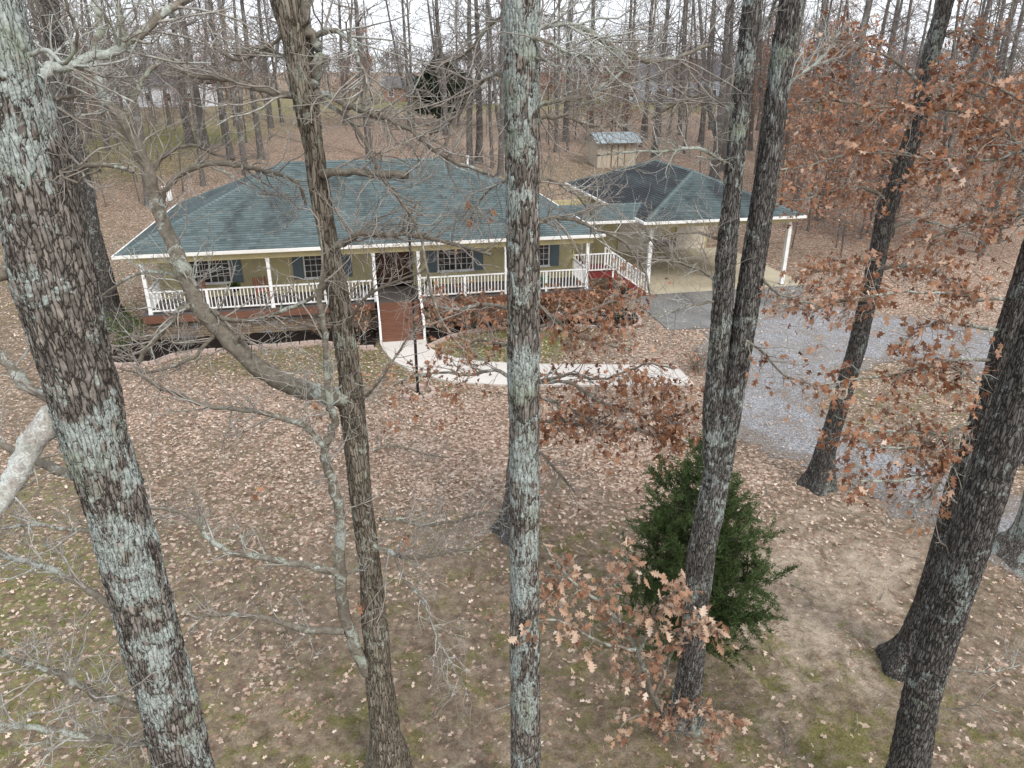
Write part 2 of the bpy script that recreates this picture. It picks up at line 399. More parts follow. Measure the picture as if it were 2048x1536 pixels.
class Tubes:
    """many tapered tubes in one mesh, built in batches"""
    def __init__(s): s.g = {}; s.tips = []
    def add(s, P, r, sides=5):
        P = np.asarray(P, float); r = np.asarray(r, float)
        s.g.setdefault((len(P), sides), []).append((P, r))
    def arrays(s):
        Vs, Ls, base, nf = [], [], 0, 0
        for (N, K), L in s.g.items():
            P = np.array([x[0] for x in L]); r = np.array([x[1] for x in L]); Mn = len(L)
            T = np.gradient(P, axis=1); T /= np.linalg.norm(T, axis=2, keepdims=True) + 1e-9
            ref = np.where(np.abs(T[:, :1, 2:3]) > .8, np.array([1., 0, 0]), np.array([0, 0, 1.]))
            A = np.cross(T, np.broadcast_to(ref, T.shape)); A /= np.linalg.norm(A, axis=2, keepdims=True) + 1e-9
            B = np.cross(T, A)
            th = np.arange(K) * 2 * np.pi / K
            V = P[:, :, None] + r[:, :, None, None] * (A[:, :, None] * np.cos(th)[None, None, :, None] + B[:, :, None] * np.sin(th)[None, None, :, None])
            idx = base + np.arange(Mn * N * K).reshape(Mn, N, K)
            nx = np.roll(idx, -1, axis=2)
            q = np.stack([idx[:, :-1], nx[:, :-1], nx[:, 1:], idx[:, 1:]], -1).reshape(-1, 4)
            Vs.append(V.reshape(-1, 3)); Ls.append(q); base += Mn * N * K
        return np.concatenate(Vs), np.concatenate(Ls)
    def build(s, name, mat, parent=None, origin=None):
        if not s.g: return None
        V, q = s.arrays()
        if origin is not None: V = V - origin
        me = mesh_np(name, V, q.ravel(), np.arange(len(q)) * 4, np.full(len(q), 4), True)
        return mobj(name, me, mat, parent)

def unit(v): return v / (np.linalg.norm(v) + 1e-9)
def smooth_path(P, n=4):
    P = np.asarray(P, float)
    if len(P) < 3: return P
    Q = np.vstack([2 * P[0] - P[1], P, 2 * P[-1] - P[-2]]); out = []
    for i in range(1, len(Q) - 2):
        p0, p1, p2, p3 = Q[i - 1], Q[i], Q[i + 1], Q[i + 2]
        for t in np.arange(n) / n:
            out.append(.5 * (2 * p1 + (p2 - p0) * t + (2 * p0 - 5 * p1 + 4 * p2 - p3) * t * t + (3 * p1 - p0 - 3 * p2 + p3) * t ** 3))
    out.append(P[-1]); return np.array(out)
def grow(T, p, d, L, r, lev, tips, g=rng, up=.12, wig=.35, n=5, kids=(3, 5), sides=4, rmin=.0022, spread=.8):
    """a wiggly branch with side branches; tips collects (point, direction)"""
    P = [p]; d = unit(d); s = L / (n - 1)
    for i in range(n - 1):
        d = unit(d + g.normal(0, wig, 3) * .5 + np.array([0, 0, up]))
        P.append(P[-1] + d * s)
    P = np.array(P); rr = np.linspace(r, max(rmin, r * .35), n)
    T.add(P, rr, sides)
    tips.append((P[-1], d))
    if lev > 0:
        for k in range(g.integers(kids[0], kids[1] + 1)):
            f = g.uniform(.2, .98); i = min(int(f * (n - 1)), n - 2); q = P[i] + (P[i + 1] - P[i]) * (f * (n - 1) - i)
            ax = unit(P[i + 1] - P[i]); side = unit(np.cross(ax, g.normal(0, 1, 3)))
            nd = unit(ax * g.uniform(.3, .9) + side * spread)
            grow(T, q, nd, L * g.uniform(.35, .65), max(rmin, r * .5), lev - 1, tips, g, up, wig, max(4, n - 1), kids, 3, rmin, spread)
    return P

# leaf batches -------------------------------------------------------
LEAF8 = np.array([(0, 0, 0), (.40, .34, .03), (.47, .10, .0), (.80, .31, .05), (.75, .085, 0), (1, 0, -.04), (.75, -.085, 0), (.82, -.29, .05), (.47, -.10, 0), (.38, -.35, .03)])
LEAF_OAK_H = [(0, .015), (.14, .03), (.22, .13), (.30, .27), (.36, .13), (.46, .38), (.55, .17), (.68, .36), (.74, .13), (.86, .17), (1, .0)]
def rot_frames(d, g):
    """orthonormal frames whose x axis is d (M,3), random roll"""
    M_ = len(d); d = d / (np.linalg.norm(d, axis=1, keepdims=True) + 1e-9)
    r = g.normal(0, 1, (M_, 3)); y = np.cross(d, r); y /= np.linalg.norm(y, axis=1, keepdims=True) + 1e-9
    z = np.cross(d, y); return np.stack([d, y, z], 1)
def leaf_mesh(name, P, X, size, tint, shape=LEAF8, curl=.25, g=rng):
    """P (M,3) stalk points, X (M,3,3) frames, size (M,)"""
    M_ = len(P); K = len(shape)
    S = np.repeat(shape[None], M_, 0).copy()
    cu = g.normal(0, curl, (M_, 1)); fo = g.normal(.25, curl, (M_, 1))
    S[:, :, 2] += cu * S[:, :, 0] ** 2 + fo * np.abs(S[:, :, 1])
    S *= size[:, None, None]
    V = P[:, None] + np.einsum('mkc,mcd->mkd', S, X)
    me = mesh_np(name, V.reshape(-1, 3), np.arange(M_ * K), np.arange(M_) * K, np.full(M_, K))
    fattr(me, 'tint', np.repeat(tint, K)); return me

print('helpers ok')

# ================================================================== THE GROUND
CTRL = [  # photo pixel, leaf, moss, bare, grass
 (100,800,.3,.3,.35,0),(60,600,.25,.5,.2,0),(60,480,.35,.55,.1,.1),(150,700,.3,.3,.3,0),(300,800,.72,.1,.1,0),(500,800,.85,.1,.05,.1),(500,725,.3,.2,.1,.5),
 (640,725,.35,.2,.1,.55),(740,720,.3,.2,.1,.6),(800,880,.85,.05,.1,0),(900,950,.7,.15,.15,0),(600,950,.58,.25,.1,.15),(450,1000,.5,.25,.1,.25),(300,1000,.48,.2,.2,.2),
 (300,1120,.36,.25,.2,.35),(100,1150,.22,.3,.2,.6),(60,1000,.28,.2,.3,.45),(100,1350,.24,.45,.1,.55),(300,1480,.18,.5,.1,.45),(500,1250,.24,.3,.25,.25),
 (550,1450,.1,.5,.35,0),(850,1100,.14,.45,.25,0),(900,1350,.08,.5,.25,0),(700,1500,.05,.7,.15,0),(960,1480,.05,.4,.45,0),(860,1250,.1,.4,.3,0),(1150,1100,.12,.5,.25,0),
 (1150,1000,.45,.35,.4,0),(1250,900,1,.0,.1,0),(1100,850,1,.0,.1,0),(1350,800,.9,.05,.1,0),(1350,950,.9,0,.2,0),(950,860,.9,.05,.1,0),(1200,1300,.1,.6,.2,0),
 (1500,1000,.5,.1,.4,0),(1560,950,.65,.1,.4,0),(1600,1050,.2,.25,.6,0),(1700,1150,.12,.15,.85,0),(1600,1250,.08,.4,.8,0),(1500,1350,.05,.6,.45,0),
 (1650,1480,.03,.75,.3,0),(1700,1330,.05,.5,.65,0),(1560,1430,.03,.5,.6,0),(1950,1250,.12,.25,.2,0),(1950,1450,.1,.5,.3,0),(1250,1450,.08,.55,.3,0),(1180,700,.75,.1,.1,.35),
 (950,705,.4,.2,.1,.85),(1100,685,.3,.1,0,.95),(1350,700,.9,.1,.1,.1),(1750,820,.4,.55,.2,.15),(1850,850,.4,.5,.2,.1),(1800,620,.75,.2,.2,0),(1950,600,.9,.1,.1,0),
 (1650,500,.9,.1,.1,0),(1800,450,.95,0,.1,0),(2000,500,.95,0,.1,0),(1560,500,.5,.4,.1,.2),(700,280,.75,.1,.1,.1),(550,300,.6,.1,.3,.15),(450,400,.55,.1,.45,0),
 (350,280,.1,.2,.0,1),(280,290,.2,.2,0,.95),(250,330,.35,.2,.1,.7),(100,400,.55,.3,.1,.2),(1150,345,.4,.45,.2,.35),(1000,300,.75,.1,.1,.1),(850,300,.7,.1,.2,.1),
 (1400,300,.95,0,.1,0),(1600,300,1,0,.1,0),(1900,350,1,0,.1,0),(1900,250,.9,0,0,.2),(900,208,.05,0,.2,.9),(600,212,.2,0,.2,.8),(1350,206,.05,0,.1,.95),(1800,214,.1,0,.1,.95),(300,215,.3,0,.2,.5),
]
CW = np.array([ground(u, v)[:2] for u, v, *_ in CTRL]); CV = np.array([c[2:] for c in CTRL])
def cover(XY):
    out = np.zeros((len(XY), 4))
    for i in range(0, len(XY), 20000):
        q = XY[i:i + 20000]
        d2 = ((q[:, None] - CW[None]) ** 2).sum(2) / (1.0 + .02 * (q[:, 1:2] ** 2)) + 1e-3
        w = d2 ** -1.7
        out[i:i + 20000] = (w[:, :, None] * CV[None]).sum(1) / w.sum(1)[:, None]
    return out
def inside(P, poly):
    x, y = P[:, 0], P[:, 1]; r = np.zeros(len(P), bool); n = len(poly)
    for i in range(n):
        x1, y1 = poly[i]; x2, y2 = poly[(i + 1) % n]
        c = ((y1 > y) != (y2 > y)) & (x < (x2 - x1) * (y - y1) / (y2 - y1 + 1e-12) + x1); r ^= c
    return r
def edge_dist(P, poly):
    d = np.full(len(P), 1e9); n = len(poly)
    for i in range(n):
        a = np.array(poly[i]); b = np.array(poly[(i + 1) % n]); ab = b - a
        t = np.clip(((P - a) @ ab) / (ab @ ab + 1e-12), 0, 1); d = np.minimum(d, np.linalg.norm(P - (a + t[:, None] * ab), axis=1))
    return d
def px_poly(L): return [tuple(ground(u, v)[:2]) for u, v in L]
# gravel drive: two arms round a mossy island
DRIVE = [px_poly([(1405,662),(1500,640),(1575,612),(1625,600),(1700,615),(1800,630),(1900,645),(2060,658),(2300,690),(2300,830),(2060,772),(1900,738),(1790,722),(1710,745),(1655,790),(1665,832),
          (1760,878),(1900,940),(2060,1010),(2250,1090),(2250,1360),(2060,1195),(1960,1110),(1800,1035),(1700,978),(1600,930),(1505,895),(1440,855),(1405,800),(1395,750),(1392,700)])]
def build_ground():
    xs = np.concatenate([-np.geomspace(900, 46, 26), np.arange(-44, 44.1, .4), np.geomspace(46, 900, 26)])
    ys = np.concatenate([-np.geomspace(300, 3, 10), np.arange(-2, 60, .4), np.arange(60, 130, 1.5), np.geomspace(131, 1500, 30)])
    X, Y = np.meshgrid(xs, ys); XY = np.stack([X.ravel(), Y.ravel()], 1)
    Z = gz(XY[:, 0], XY[:, 1])
    hum = .014 * np.sin(XY[:, 0] * .9 + 1.3 * np.sin(XY[:, 1] * .4)) * np.sin(XY[:, 1] * .7 + XY[:, 0] * .2) - .016
    ha, hb = to_h(XY); near = (ha > -1) & (ha < 36) & (hb > -3) & (hb < 18)
    pd = edge_dist(XY, DRIVE[0]) * np.where(inside(XY, DRIVE[0]), 0, 1)
    Z = Z + np.where(near, -.02, np.where(pd < 1.0, -.003, hum))
    ny, nx = len(ys), len(xs)
    i = np.arange((ny - 1) * (nx - 1)); r, c = i // (nx - 1), i % (nx - 1); a = r * nx + c
    q = np.stack([a, a + 1, a + nx + 1, a + nx], 1)
    me = mesh_np('ground', np.column_stack([XY, Z]), q.ravel(), np.arange(len(q)) * 4, np.full(len(q), 4), True)
    cv = cover(XY)
    for k, nme in enumerate(('leaf', 'moss', 'bare', 'grass')): fattr(me, nme, cv[:, k])
    o = mobj('ground', me, 'ground'); o['kind'] = 'structure'; o['label'] = 'woodland yard of soil, moss and fallen leaves'
build_ground()

def build_drive():
    poly = DRIVE[0]; p = np.array(poly)
    st = .13; x0, y0 = p.min(0); x1, y1 = p.max(0)
    xs = np.arange(x0 - .5, x1 + .5, st); ys = np.arange(y0 - .5, y1 + .5, st)
    X, Y = np.meshgrid(xs, ys); P = np.stack([X.ravel(), Y.ravel()], 1)
    e = edge_dist(P, poly) * np.where(inside(P, poly), 1, -1)
    e2 = e + .28 * np.sin(P[:, 0] * 2.1 + np.sin(P[:, 1] * 1.7)) * np.cos(P[:, 1] * 2.6) + rng.normal(0, .08, len(P))
    nx = len(xs); i = np.arange((len(ys) - 1) * (nx - 1)); r, c = i // (nx - 1), i % (nx - 1); a = r * nx + c
    q = np.stack([a, a + 1, a + nx + 1, a + nx], 1)
    q = q[(e2[q] > 0).all(1)]
    used, inv = np.unique(q, return_inverse=True); P = P[used]; ed = np.clip(e2[used] / .9, 0, 1); q = inv.reshape(-1, 4)
    Z = gz(P[:, 0], P[:, 1]) + .007
    me = mesh_np('gravel_driveway', np.column_stack([P, Z]), q.ravel(), np.arange(len(q)) * 4, np.full(len(q), 4), True)
    fattr(me, 'edge', ed); o = mobj('gravel_driveway', me, 'gravel'); o['kind'] = 'structure'
    o['label'] = 'grey gravel drive looping past the carport'
build_drive()

def prism(mb, pts, z0, z1):
    n = len(pts); b = len(mb.v)
    mb.v += [(float(x), float(y), z0) for x, y in pts] + [(float(x), float(y), z1) for x, y in pts]
    mb.f.append(list(range(b, b + n))[::-1]); mb.f.append(list(range(b + n, b + 2 * n)))
    for i in range(n):
        j = (i + 1) % n; mb.f.append([b + i, b + j, b + n + j, b + n + i])
    return mb
# front walk: strip of concrete flags that curves from the steps to the drive
def build_walk():
    L = smooth_path([(*hw(10.45, -1.42)[:2], 0), *[(*ground(u, v)[:2], 0) for u, v in ((768, 702), (786, 722), (830, 745), (900, 764), (1000, 772), (1100, 773), (1240, 773), (1388, 772))]], 6)
    Rr = smooth_path([(*hw(12.5, -1.42)[:2], 0), *[(*ground(u, v)[:2], 0) for u, v in ((858, 696), (876, 706), (905, 715), (960, 724), (1040, 729), (1130, 731), (1240, 732), (1352, 733))]], 6)
    root = empty('front_walk', (0, 0, 0)); root['kind'] = 'structure'; root['label'] = 'pale concrete walk curving from the porch steps'
    n = len(L); cuts = [0, 8, 14, 20, 26, 32, 38, 43, n - 1]
    for a, b in zip(cuts[:-1], cuts[1:]):
        if b <= a: continue
        A = L[a:b + 1, :2].copy(); B = Rr[a:b + 1, :2].copy()
        g = .012
        if a > 0:
            A[0] += unit(A[1] - A[0]) * g; B[0] += unit(B[1] - B[0]) * g
        pts = list(A) + list(B[::-1])
        prism(MB(), pts, -.05, .055).build('paving_slab', 'paving', root)
build_walk()
# carport floor and stained apron
def build_slab():
    root = empty('carport_slab', (0, 0, 0)); root['kind'] = 'structure'; root['label'] = 'concrete carport floor with a dark stained apron'
    aa = [24.15, 27.6, 31.1, 34.6]; bb = [3.35, 6.6, 9.9, 13.2]; g = .01
    for i in range(3):
        for j in range(3):
            pts = [hw(aa[i] + g, bb[j] + g)[:2], hw(aa[i + 1] - g, bb[j] + g)[:2], hw(aa[i + 1] - g, bb[j + 1] - g)[:2], hw(aa[i] + g, bb[j + 1] - g)[:2]]
            prism(MB(), pts, -.1, .03).build('floor_panel', 'slab_clean', root)
    for pts in ([(24.0, 3.33), (23.75, -2.4), (26.6, -2.5), (26.9, 3.33)], [(26.92, 3.33), (26.62, -2.5), (28.6, -2.2), (30.2, -.4), (30.4, 3.33)], [(30.42, 3.33), (30.22, -.38), (31.6, 1.0), (34.5, 2.6), (34.6, 3.33)]):
        prism(MB(), [hw(a, b)[:2] for a, b in pts], -.1, .022).build('apron_panel', 'slab_stained', root)
build_slab()

# planting beds -------------------------------------------------------
def densify(L, step):
    L = np.asarray(L, float); d = np.r_[0, np.cumsum(np.linalg.norm(np.diff(L, axis=0), axis=1))]
    k = max(2, int(d[-1] / step)); t = np.linspace(0, d[-1], k)
    return np.stack([np.interp(t, d, L[:, i]) for i in range(L.shape[1])], 1)
LB = smooth_path([ground(u, v) * [1, 1, 0] for u, v in ((226, 705), (222, 733), (300, 731), (351, 714), (405, 707), (456, 704), (519, 698), (573, 694), (632, 688), (662, 692), (718, 699), (755, 698))], 5)[:, :2]
RB = smooth_path([ground(u, v) * [1, 1, 0] for u, v in ((856, 695), (882, 683), (915, 671), (960, 661), (1000, 659), (1085, 658), (1130, 655), (1170, 654), (1218, 660))], 5)[:, :2]
RR = smooth_path([ground(u, v) * [1, 1, 0] for u, v in ((1186, 634), (1212, 623), (1248, 622), (1270, 630), (1281, 643), (1270, 655), (1240, 662), (1221, 661))], 5)[:, :2]
def block_mesh(L=.29, D=.17, H=.13):
    b = .018; mb = MB()
    o = [(-L / 2, -D / 2), (L / 2, -D / 2), (L / 2, D / 2), (-L / 2, D / 2)]
    n = [(-L / 2 + b, -D / 2 + b), (L / 2 - b, -D / 2 + b), (L / 2 - b, D / 2 - b), (-L / 2 + b, D / 2 - b)]
    mb.hexa([(x, y, 0) for x, y in o] + [(x, y, H - b) for x, y in o])
    mb.hexa([(x, y, H - b - .001) for x, y in o] + [(x, y, H) for x, y in n])
    me = mb.mesh('edging_block'); me.materials.append(M['block_pink']); return me
BLK = [block_mesh(.29 + random.uniform(-.02, .02), .17, .13 + random.uniform(-.01, .015)) for _ in range(4)]
def edging(name, path, courses, label, cat='garden edging'):
    root = empty(name, (*path[0], 0)); tag(root, label, cat, None)
    o = np.array([*path[0], 0])
    for c in range(courses):
        Q = densify(path, .305)
        for i in range(len(Q) - 1):
            m = (Q[i] + Q[i + 1]) / 2 if c % 2 == 0 else Q[i]
            d = Q[i + 1] - Q[i]; a = math.atan2(d[1], d[0])
            shared('block', random.choice(BLK), root, np.array([m[0] + random.uniform(-.015, .015), m[1] + random.uniform(-.015, .015), c * .128 - .07 * (courses - 1) - .02]) - o,
                   (0, random.uniform(-.04, .04), a + random.uniform(-.07, .07)))
    return root
edging('bed_edging', LB, 2, 'low wall of pinkish concrete blocks round the black mulch bed')
edging('bed_edging', RB, 1, 'curved row of pinkish blocks along the bed right of the porch steps')
edging('bed_edging', RR, 1, 'small ring of pinkish blocks round the green shrub by the driveway apron')
def mulch(name, outer, inner, label):
    poly = [tuple(p) for p in outer] + [tuple(p) for p in inner]; p = np.array(poly)
    st = .14; x0, y0 = p.min(0); x1, y1 = p.max(0)
    xs = np.arange(x0, x1 + st, st); ys = np.arange(y0, y1 + st, st); X, Y = np.meshgrid(xs, ys); P = np.stack([X.ravel(), Y.ravel()], 1)
    ok = inside(P, poly); nx = len(xs); i = np.arange((len(ys) - 1) * (nx - 1)); r, c = i // (nx - 1), i % (nx - 1); a = r * nx + c
    q = np.stack([a, a + 1, a + nx + 1, a + nx], 1); q = q[ok[q].all(1)]
    used, inv = np.unique(q, return_inverse=True); P = P[used]; q = inv.reshape(-1, 4)
    ha, hb = to_h(P); Z = .07 + rng.uniform(0, .05, len(P)) + .17 * np.clip((hb + 1.0) / 1.4, 0, 1) * (hb > -3)
    me = mesh_np(name, np.column_stack([P, Z]), q.ravel(), np.arange(len(q)) * 4, np.full(len(q), 4))
    o = mobj(name, me, 'mulch'); o['kind'] = 'structure'; o['label'] = label
mulch('mulch_bed', LB, [hw(10.4, .47)[:2], hw(.63, .47)[:2], hw(-.6, .6)[:2]], 'black mulch bed below the porch wall')
mulch('mulch_bed', RB, [hw(21.5, .47)[:2], hw(12.6, .47)[:2]], 'dark mulch bed right of the porch steps')
mulch('mulch_bed', RR, [], 'dark mulch inside the small block ring')

# ================================================================== THE HOUSE
house = empty('ranch_house', HE, TH)
tag(house, 'long yellow ranch house with green shingled hip roof and white railed porch', 'house')
DZ, EZ, LEN, DEP, RISE = 1.45, 4.15, 21.1, 13.25, 2.84
def shingle_slope(name, p0, p1, q0, q1, mat, parent, exp=.17, tab=.31):
    p0, p1, q0, q1 = [np.array(x, float) for x in (p0, p1, q0, q1)]
    ax = unit(p1 - p0); nrm = unit(np.cross(p1 - p0, (q0 + q1) / 2 - p0))
    if nrm[2] < 0: nrm = -nrm
    Ls = np.linalg.norm(np.cross(q0 - p0, ax)); n = int(round(Ls / exp))
    V, L, T = [], [], []; g = np.random.default_rng(3)
    for k in range(n):
        f0, f1 = k / n, (k + 1) / n
        a0, a1 = p0 + (q0 - p0) * f0, p1 + (q1 - p1) * f0; c0, c1 = p0 + (q0 - p0) * f1, p1 + (q1 - p1) * f1
        l0, r0 = (a0 - p0) @ ax, (a1 - p0) @ ax; l1, r1 = (c0 - p0) @ ax, (c1 - p0) @ ax
        cuts = np.arange(math.floor(l0 / tab) * tab + (k % 2) * tab / 2, r0 + tab, tab)
        up = (c0 - a0) - ax * ((c0 - a0) @ ax); row_t = g.uniform(-.1, .1)
        for x, y in zip(cuts[:-1], cuts[1:]):
            bx0, bx1 = max(x, l0), min(y, r0)
            if bx1 - bx0 < .01: continue
            tx0, tx1 = min(max(x, l1), r1), max(min(y, r1), l1)
            t = .016 + g.uniform(0, .008); B = a0 - ax * l0
            b = len(V)
            V += [B + ax * bx0, B + ax * bx1, B + ax * bx0 + nrm * t, B + ax * bx1 + nrm * t, B + up + ax * tx0 + nrm * .003, B + up + ax * tx1 + nrm * .003]
            L += [[b, b + 1, b + 3, b + 2], [b + 2, b + 3, b + 5, b + 4]]
            T += [float(np.clip(.5 + row_t + g.normal(0, .16), 0, 1))] * 6
    me = bpy.data.meshes.new(name); me.from_pydata([tuple(v) for v in V], [], L); fattr(me, 'tint', T); me.update()
    o = mobj(name, me, mat, parent); return o
def hip_cap(name, p, q, mat, parent, w=.16):
    p = np.array(p, float); q = np.array(q, float); t = unit(q - p); s = unit(np.cross(t, [0, 0, 1])); n = int(np.linalg.norm(q - p) / .2)
    V, L, T = [], [], []; u = np.cross(s, t)
    if u[2] < 0: u = -u
    for i in range(n):
        a = p + (q - p) * i / n; c = p + (q - p) * (i + 1.15) / n; b = len(V)
        for P, h in ((a, .045), (c, .022)):
            V += [P - s * w - u * (.07 - h), P + u * h, P + s * w - u * (.07 - h)]
        L += [[b, b + 1, b + 4, b + 3], [b + 1, b + 2, b + 5, b + 4], [b, b + 2, b + 1]]; T += [random.uniform(.55, 1)] * 6
    me = bpy.data.meshes.new(name); me.from_pydata([tuple(v) for v in V], [], L); fattr(me, 'tint', T); me.update()
    return mobj(name, me, mat, parent)
def hip_roof(parent, a0, a1, b0, b1, ez, rz, mats, along='a'):
    roof = empty('roof'); roof.parent = parent
    C = [(a0, b0, ez), (a1, b0, ez), (a1, b1, ez), (a0, b1, ez)]
    if along == 'a':
        h = (b1 - b0) / 2; r0 = (a0 + h, b0 + h, rz); r1 = (a1 - h, b0 + h, rz)
        S = [(C[0], C[1], r0, r1), (C[1], C[2], r1, r1), (C[2], C[3], r1, r0), (C[3], C[0], r0, r0)]
        hips = [(C[0], r0), (C[3], r0), (C[1], r1), (C[2], r1), (r0, r1)]
    else:
        h = (a1 - a0) / 2; r0 = (a0 + h, b0 + h, rz); r1 = (a0 + h, b1 - h, rz)
        S = [(C[0], C[1], r0, r0), (C[1], C[2], r0, r1), (C[2], C[3], r1, r1), (C[3], C[0], r1, r0)]
        hips = [(C[0], r0), (C[1], r0), (C[2], r1), (C[3], r1), (r0, r1)]
    for s, m in zip(S, mats):
        o = shingle_slope('shingles', *s, m, roof); o['kind'] = 'stuff'
        pts = [np.array(p, float) - [0, 0, .02] for p in (s[0], s[1], s[3], s[2])]
        if np.allclose(pts[2], pts[3]): pts = pts[:3]
        MB().poly(pts).build('roof_deck', 'far_roof', roof)
    for p, q in hips: hip_cap('hip_cap', p, q, 'shingle', roof)
    return roof
def gutter(parent, a0, a1, b0, b1, z, sides='flrb'):
    d, h = .13, .13
    if 'f' in sides: MB().box(a0 - d, a1 + d, b0 - d, b0 - .005, z - h, z).build('gutter', 'gutter', parent)
    if 'b' in sides: MB().box(a0 - d, a1 + d, b1 + .005, b1 + d, z - h, z).build('gutter', 'gutter', parent)
    if 'l' in sides: MB().box(a0 - d, a0 - .005, b0, b1, z - h, z).build('gutter', 'gutter', parent)
    if 'r' in sides: MB().box(a1 + .005, a1 + d, b0, b1, z - h, z).build('gutter', 'gutter', parent)
hip_roof(house, 0, LEN, 0, DEP, EZ, EZ + RISE, ['shingle', 'shingle', 'shingle', 'shingle_part'])
gutter(house, 0, LEN, 0, DEP, EZ - .01)
MB().box(.02, LEN - .02, .02, DEP - .02, EZ - .2, EZ - .14).build('soffit', 'siding', house)
MB().box(.55, 20.75, .2, .42, 3.70, EZ - .2).build('porch_beam', 'siding', house)
# lap siding: each wall a stack of tilted boards
def siding(name, parent, p, q, z0, z1, out, mat='siding', lap=.15):
    p = np.array(p, float); q = np.array(q, float); o = np.array(out, float); mb = MB(); n = max(1, int(round((z1 - z0) / lap))); h = (z1 - z0) / n
    P = lambda b, s, z: (b[0] + o[0] * s, b[1] + o[1] * s, z)
    for k in range(n):
        a, c = z0 + k * h, z0 + (k + 1) * h
        mb.hexa([P(p, -.1, a), P(q, -.1, a), P(q, .022, a), P(p, .022, a), P(p, -.1, c), P(q, -.1, c), P(q, .004, c), P(p, .004, c)])
    return mb.build(name, mat, parent)
WB = 2.6
siding('wall', house, (.95, WB), (10.42, WB), DZ, EZ - .2, (0, -1))
siding('wall', house, (12.52, WB), (20.5, WB), DZ, EZ - .2, (0, -1))
siding('wall', house, (10.42, WB), (12.52, WB), 3.55, EZ - .2, (0, -1))
siding('wall', house, (10.52, WB + .08), (10.52, 3.35), DZ, 3.9, (1, 0)); siding('wall', house, (12.42, WB + .08), (12.42, 3.35), DZ, 3.9, (-1, 0))
siding('wall', house, (.95, WB + .1), (.95, DEP - .6), .6, EZ - .2, (-1, 0)); siding('wall', house, (20.5, WB + .1), (20.5, DEP - .6), .6, EZ - .2, (1, 0))
siding('wall', house, (.95, DEP - .6), (20.5, DEP - .6), .6, EZ - .2, (0, 1))
for a in (.95, 20.5): MB().box(a - .05, a + .05, WB - .035, WB + .06, DZ, EZ - .2).build('corner_board', 'siding', house)
# front doors
dr = empty('front_door'); dr.parent = house; dr.location = (10.55, 3.3, DZ)
MB().box(-.02, 1.84, .06, .12, 0, 2.3).build('door_frame', 'white', dr)
for k in (0, 1):
    lf = MB().box(.04 + k * .88, .90 + k * .88, 0, .055, .04, 2.1)
    for z0, z1 in ((.15, .62), (.72, 1.32), (1.42, 2.0)):
        for x0 in (.12, .50): lf.box(x0 + k * .88, x0 + .30 + k * .88, -.022, -.001, z0, z1)
    lf.build('door_leaf', 'door_wood', dr)
    MB().box(.84 + k * .1, .87 + k * .1, -.08, -.024, .95, 1.15).build('handle', 'black_metal', dr)
MB().box(-.05, 1.9, -.1, .05, 0, .035).build('threshold', 'white', dr)
# windows
PANE = {}
def window(a0, a1, z0, z1, b=WB, parent=house, shutters=True, lites=(3, 4), sashes=2):
    w = empty('window'); w.parent = parent; w.location = (a0, b - .03, z0); W_, H_ = a1 - a0, z1 - z0; t = .06
    fr = MB()
    for x in np.linspace(0, W_ - t, sashes + 1): fr.box(x, x + t, -.05, .03, 0, H_)
    for z in (0, H_ - t): fr.box(-.03, W_ + .03, -.055, .029, z, z + t)
    fr.build('frame', 'white', w)
    sw = (W_ - t) / sashes
    for s in range(sashes):
        x0 = s * sw + t; x1 = (s + 1) * sw; nx, nz = lites
        mu = MB()
        for i in range(1, nx): xx = x0 + (x1 - x0) * i / nx; mu.box(xx - .011, xx + .011, -.03, .0, t, H_ - t)
        for j in range(1, nz): zz = t + (H_ - 2 * t) * j / nz; mu.box(x0, x1, -.029, .001, zz - .011, zz + .011)
        mu.build('muntins', 'white', w)
        pw, ph = (x1 - x0) / nx, (H_ - 2 * t) / nz
        for i in range(nx):
            for j in range(nz):
                key = (round(pw, 2), round(ph, 2))
                if key not in PANE:
                    me = MB().box(-pw / 2, pw / 2, -.006, .006, -ph / 2, ph / 2).mesh('pane'); me.materials.append(M['glass']); PANE[key] = me
                shared('pane', PANE[key], w, (x0 + pw * (i + .5), .012, t + ph * (j + .5)), (random.uniform(-.01, .01), 0, random.uniform(-.01, .01)))
    MB().box(-.06, W_ + .06, -.08, -.0, -.05, -.002).build('sill', 'white', w)
    MB().box(0.03, W_ - .03, .034, .04, .03, H_ - .03).build('backing', 'black_metal', w)
    if shutters:
        for x in (-.5, W_ + .04):
            sh = MB(); sh.box(x, x + .46, -.03, .0, -.02, H_ + .02)
            for i in range(16):
                z = .04 + i * (H_ - .1) / 16; sh.box(x + .05, x + .41, -.045, -.031, z, z + .045)
            sh.build('shutter', 'shutter', w)
    return w
for a0, a1 in ((2.2, 4.0), (7.28, 9.0), (13.6, 15.36), (17.6, 19.24)): window(a0, a1, 2.1, 3.36)
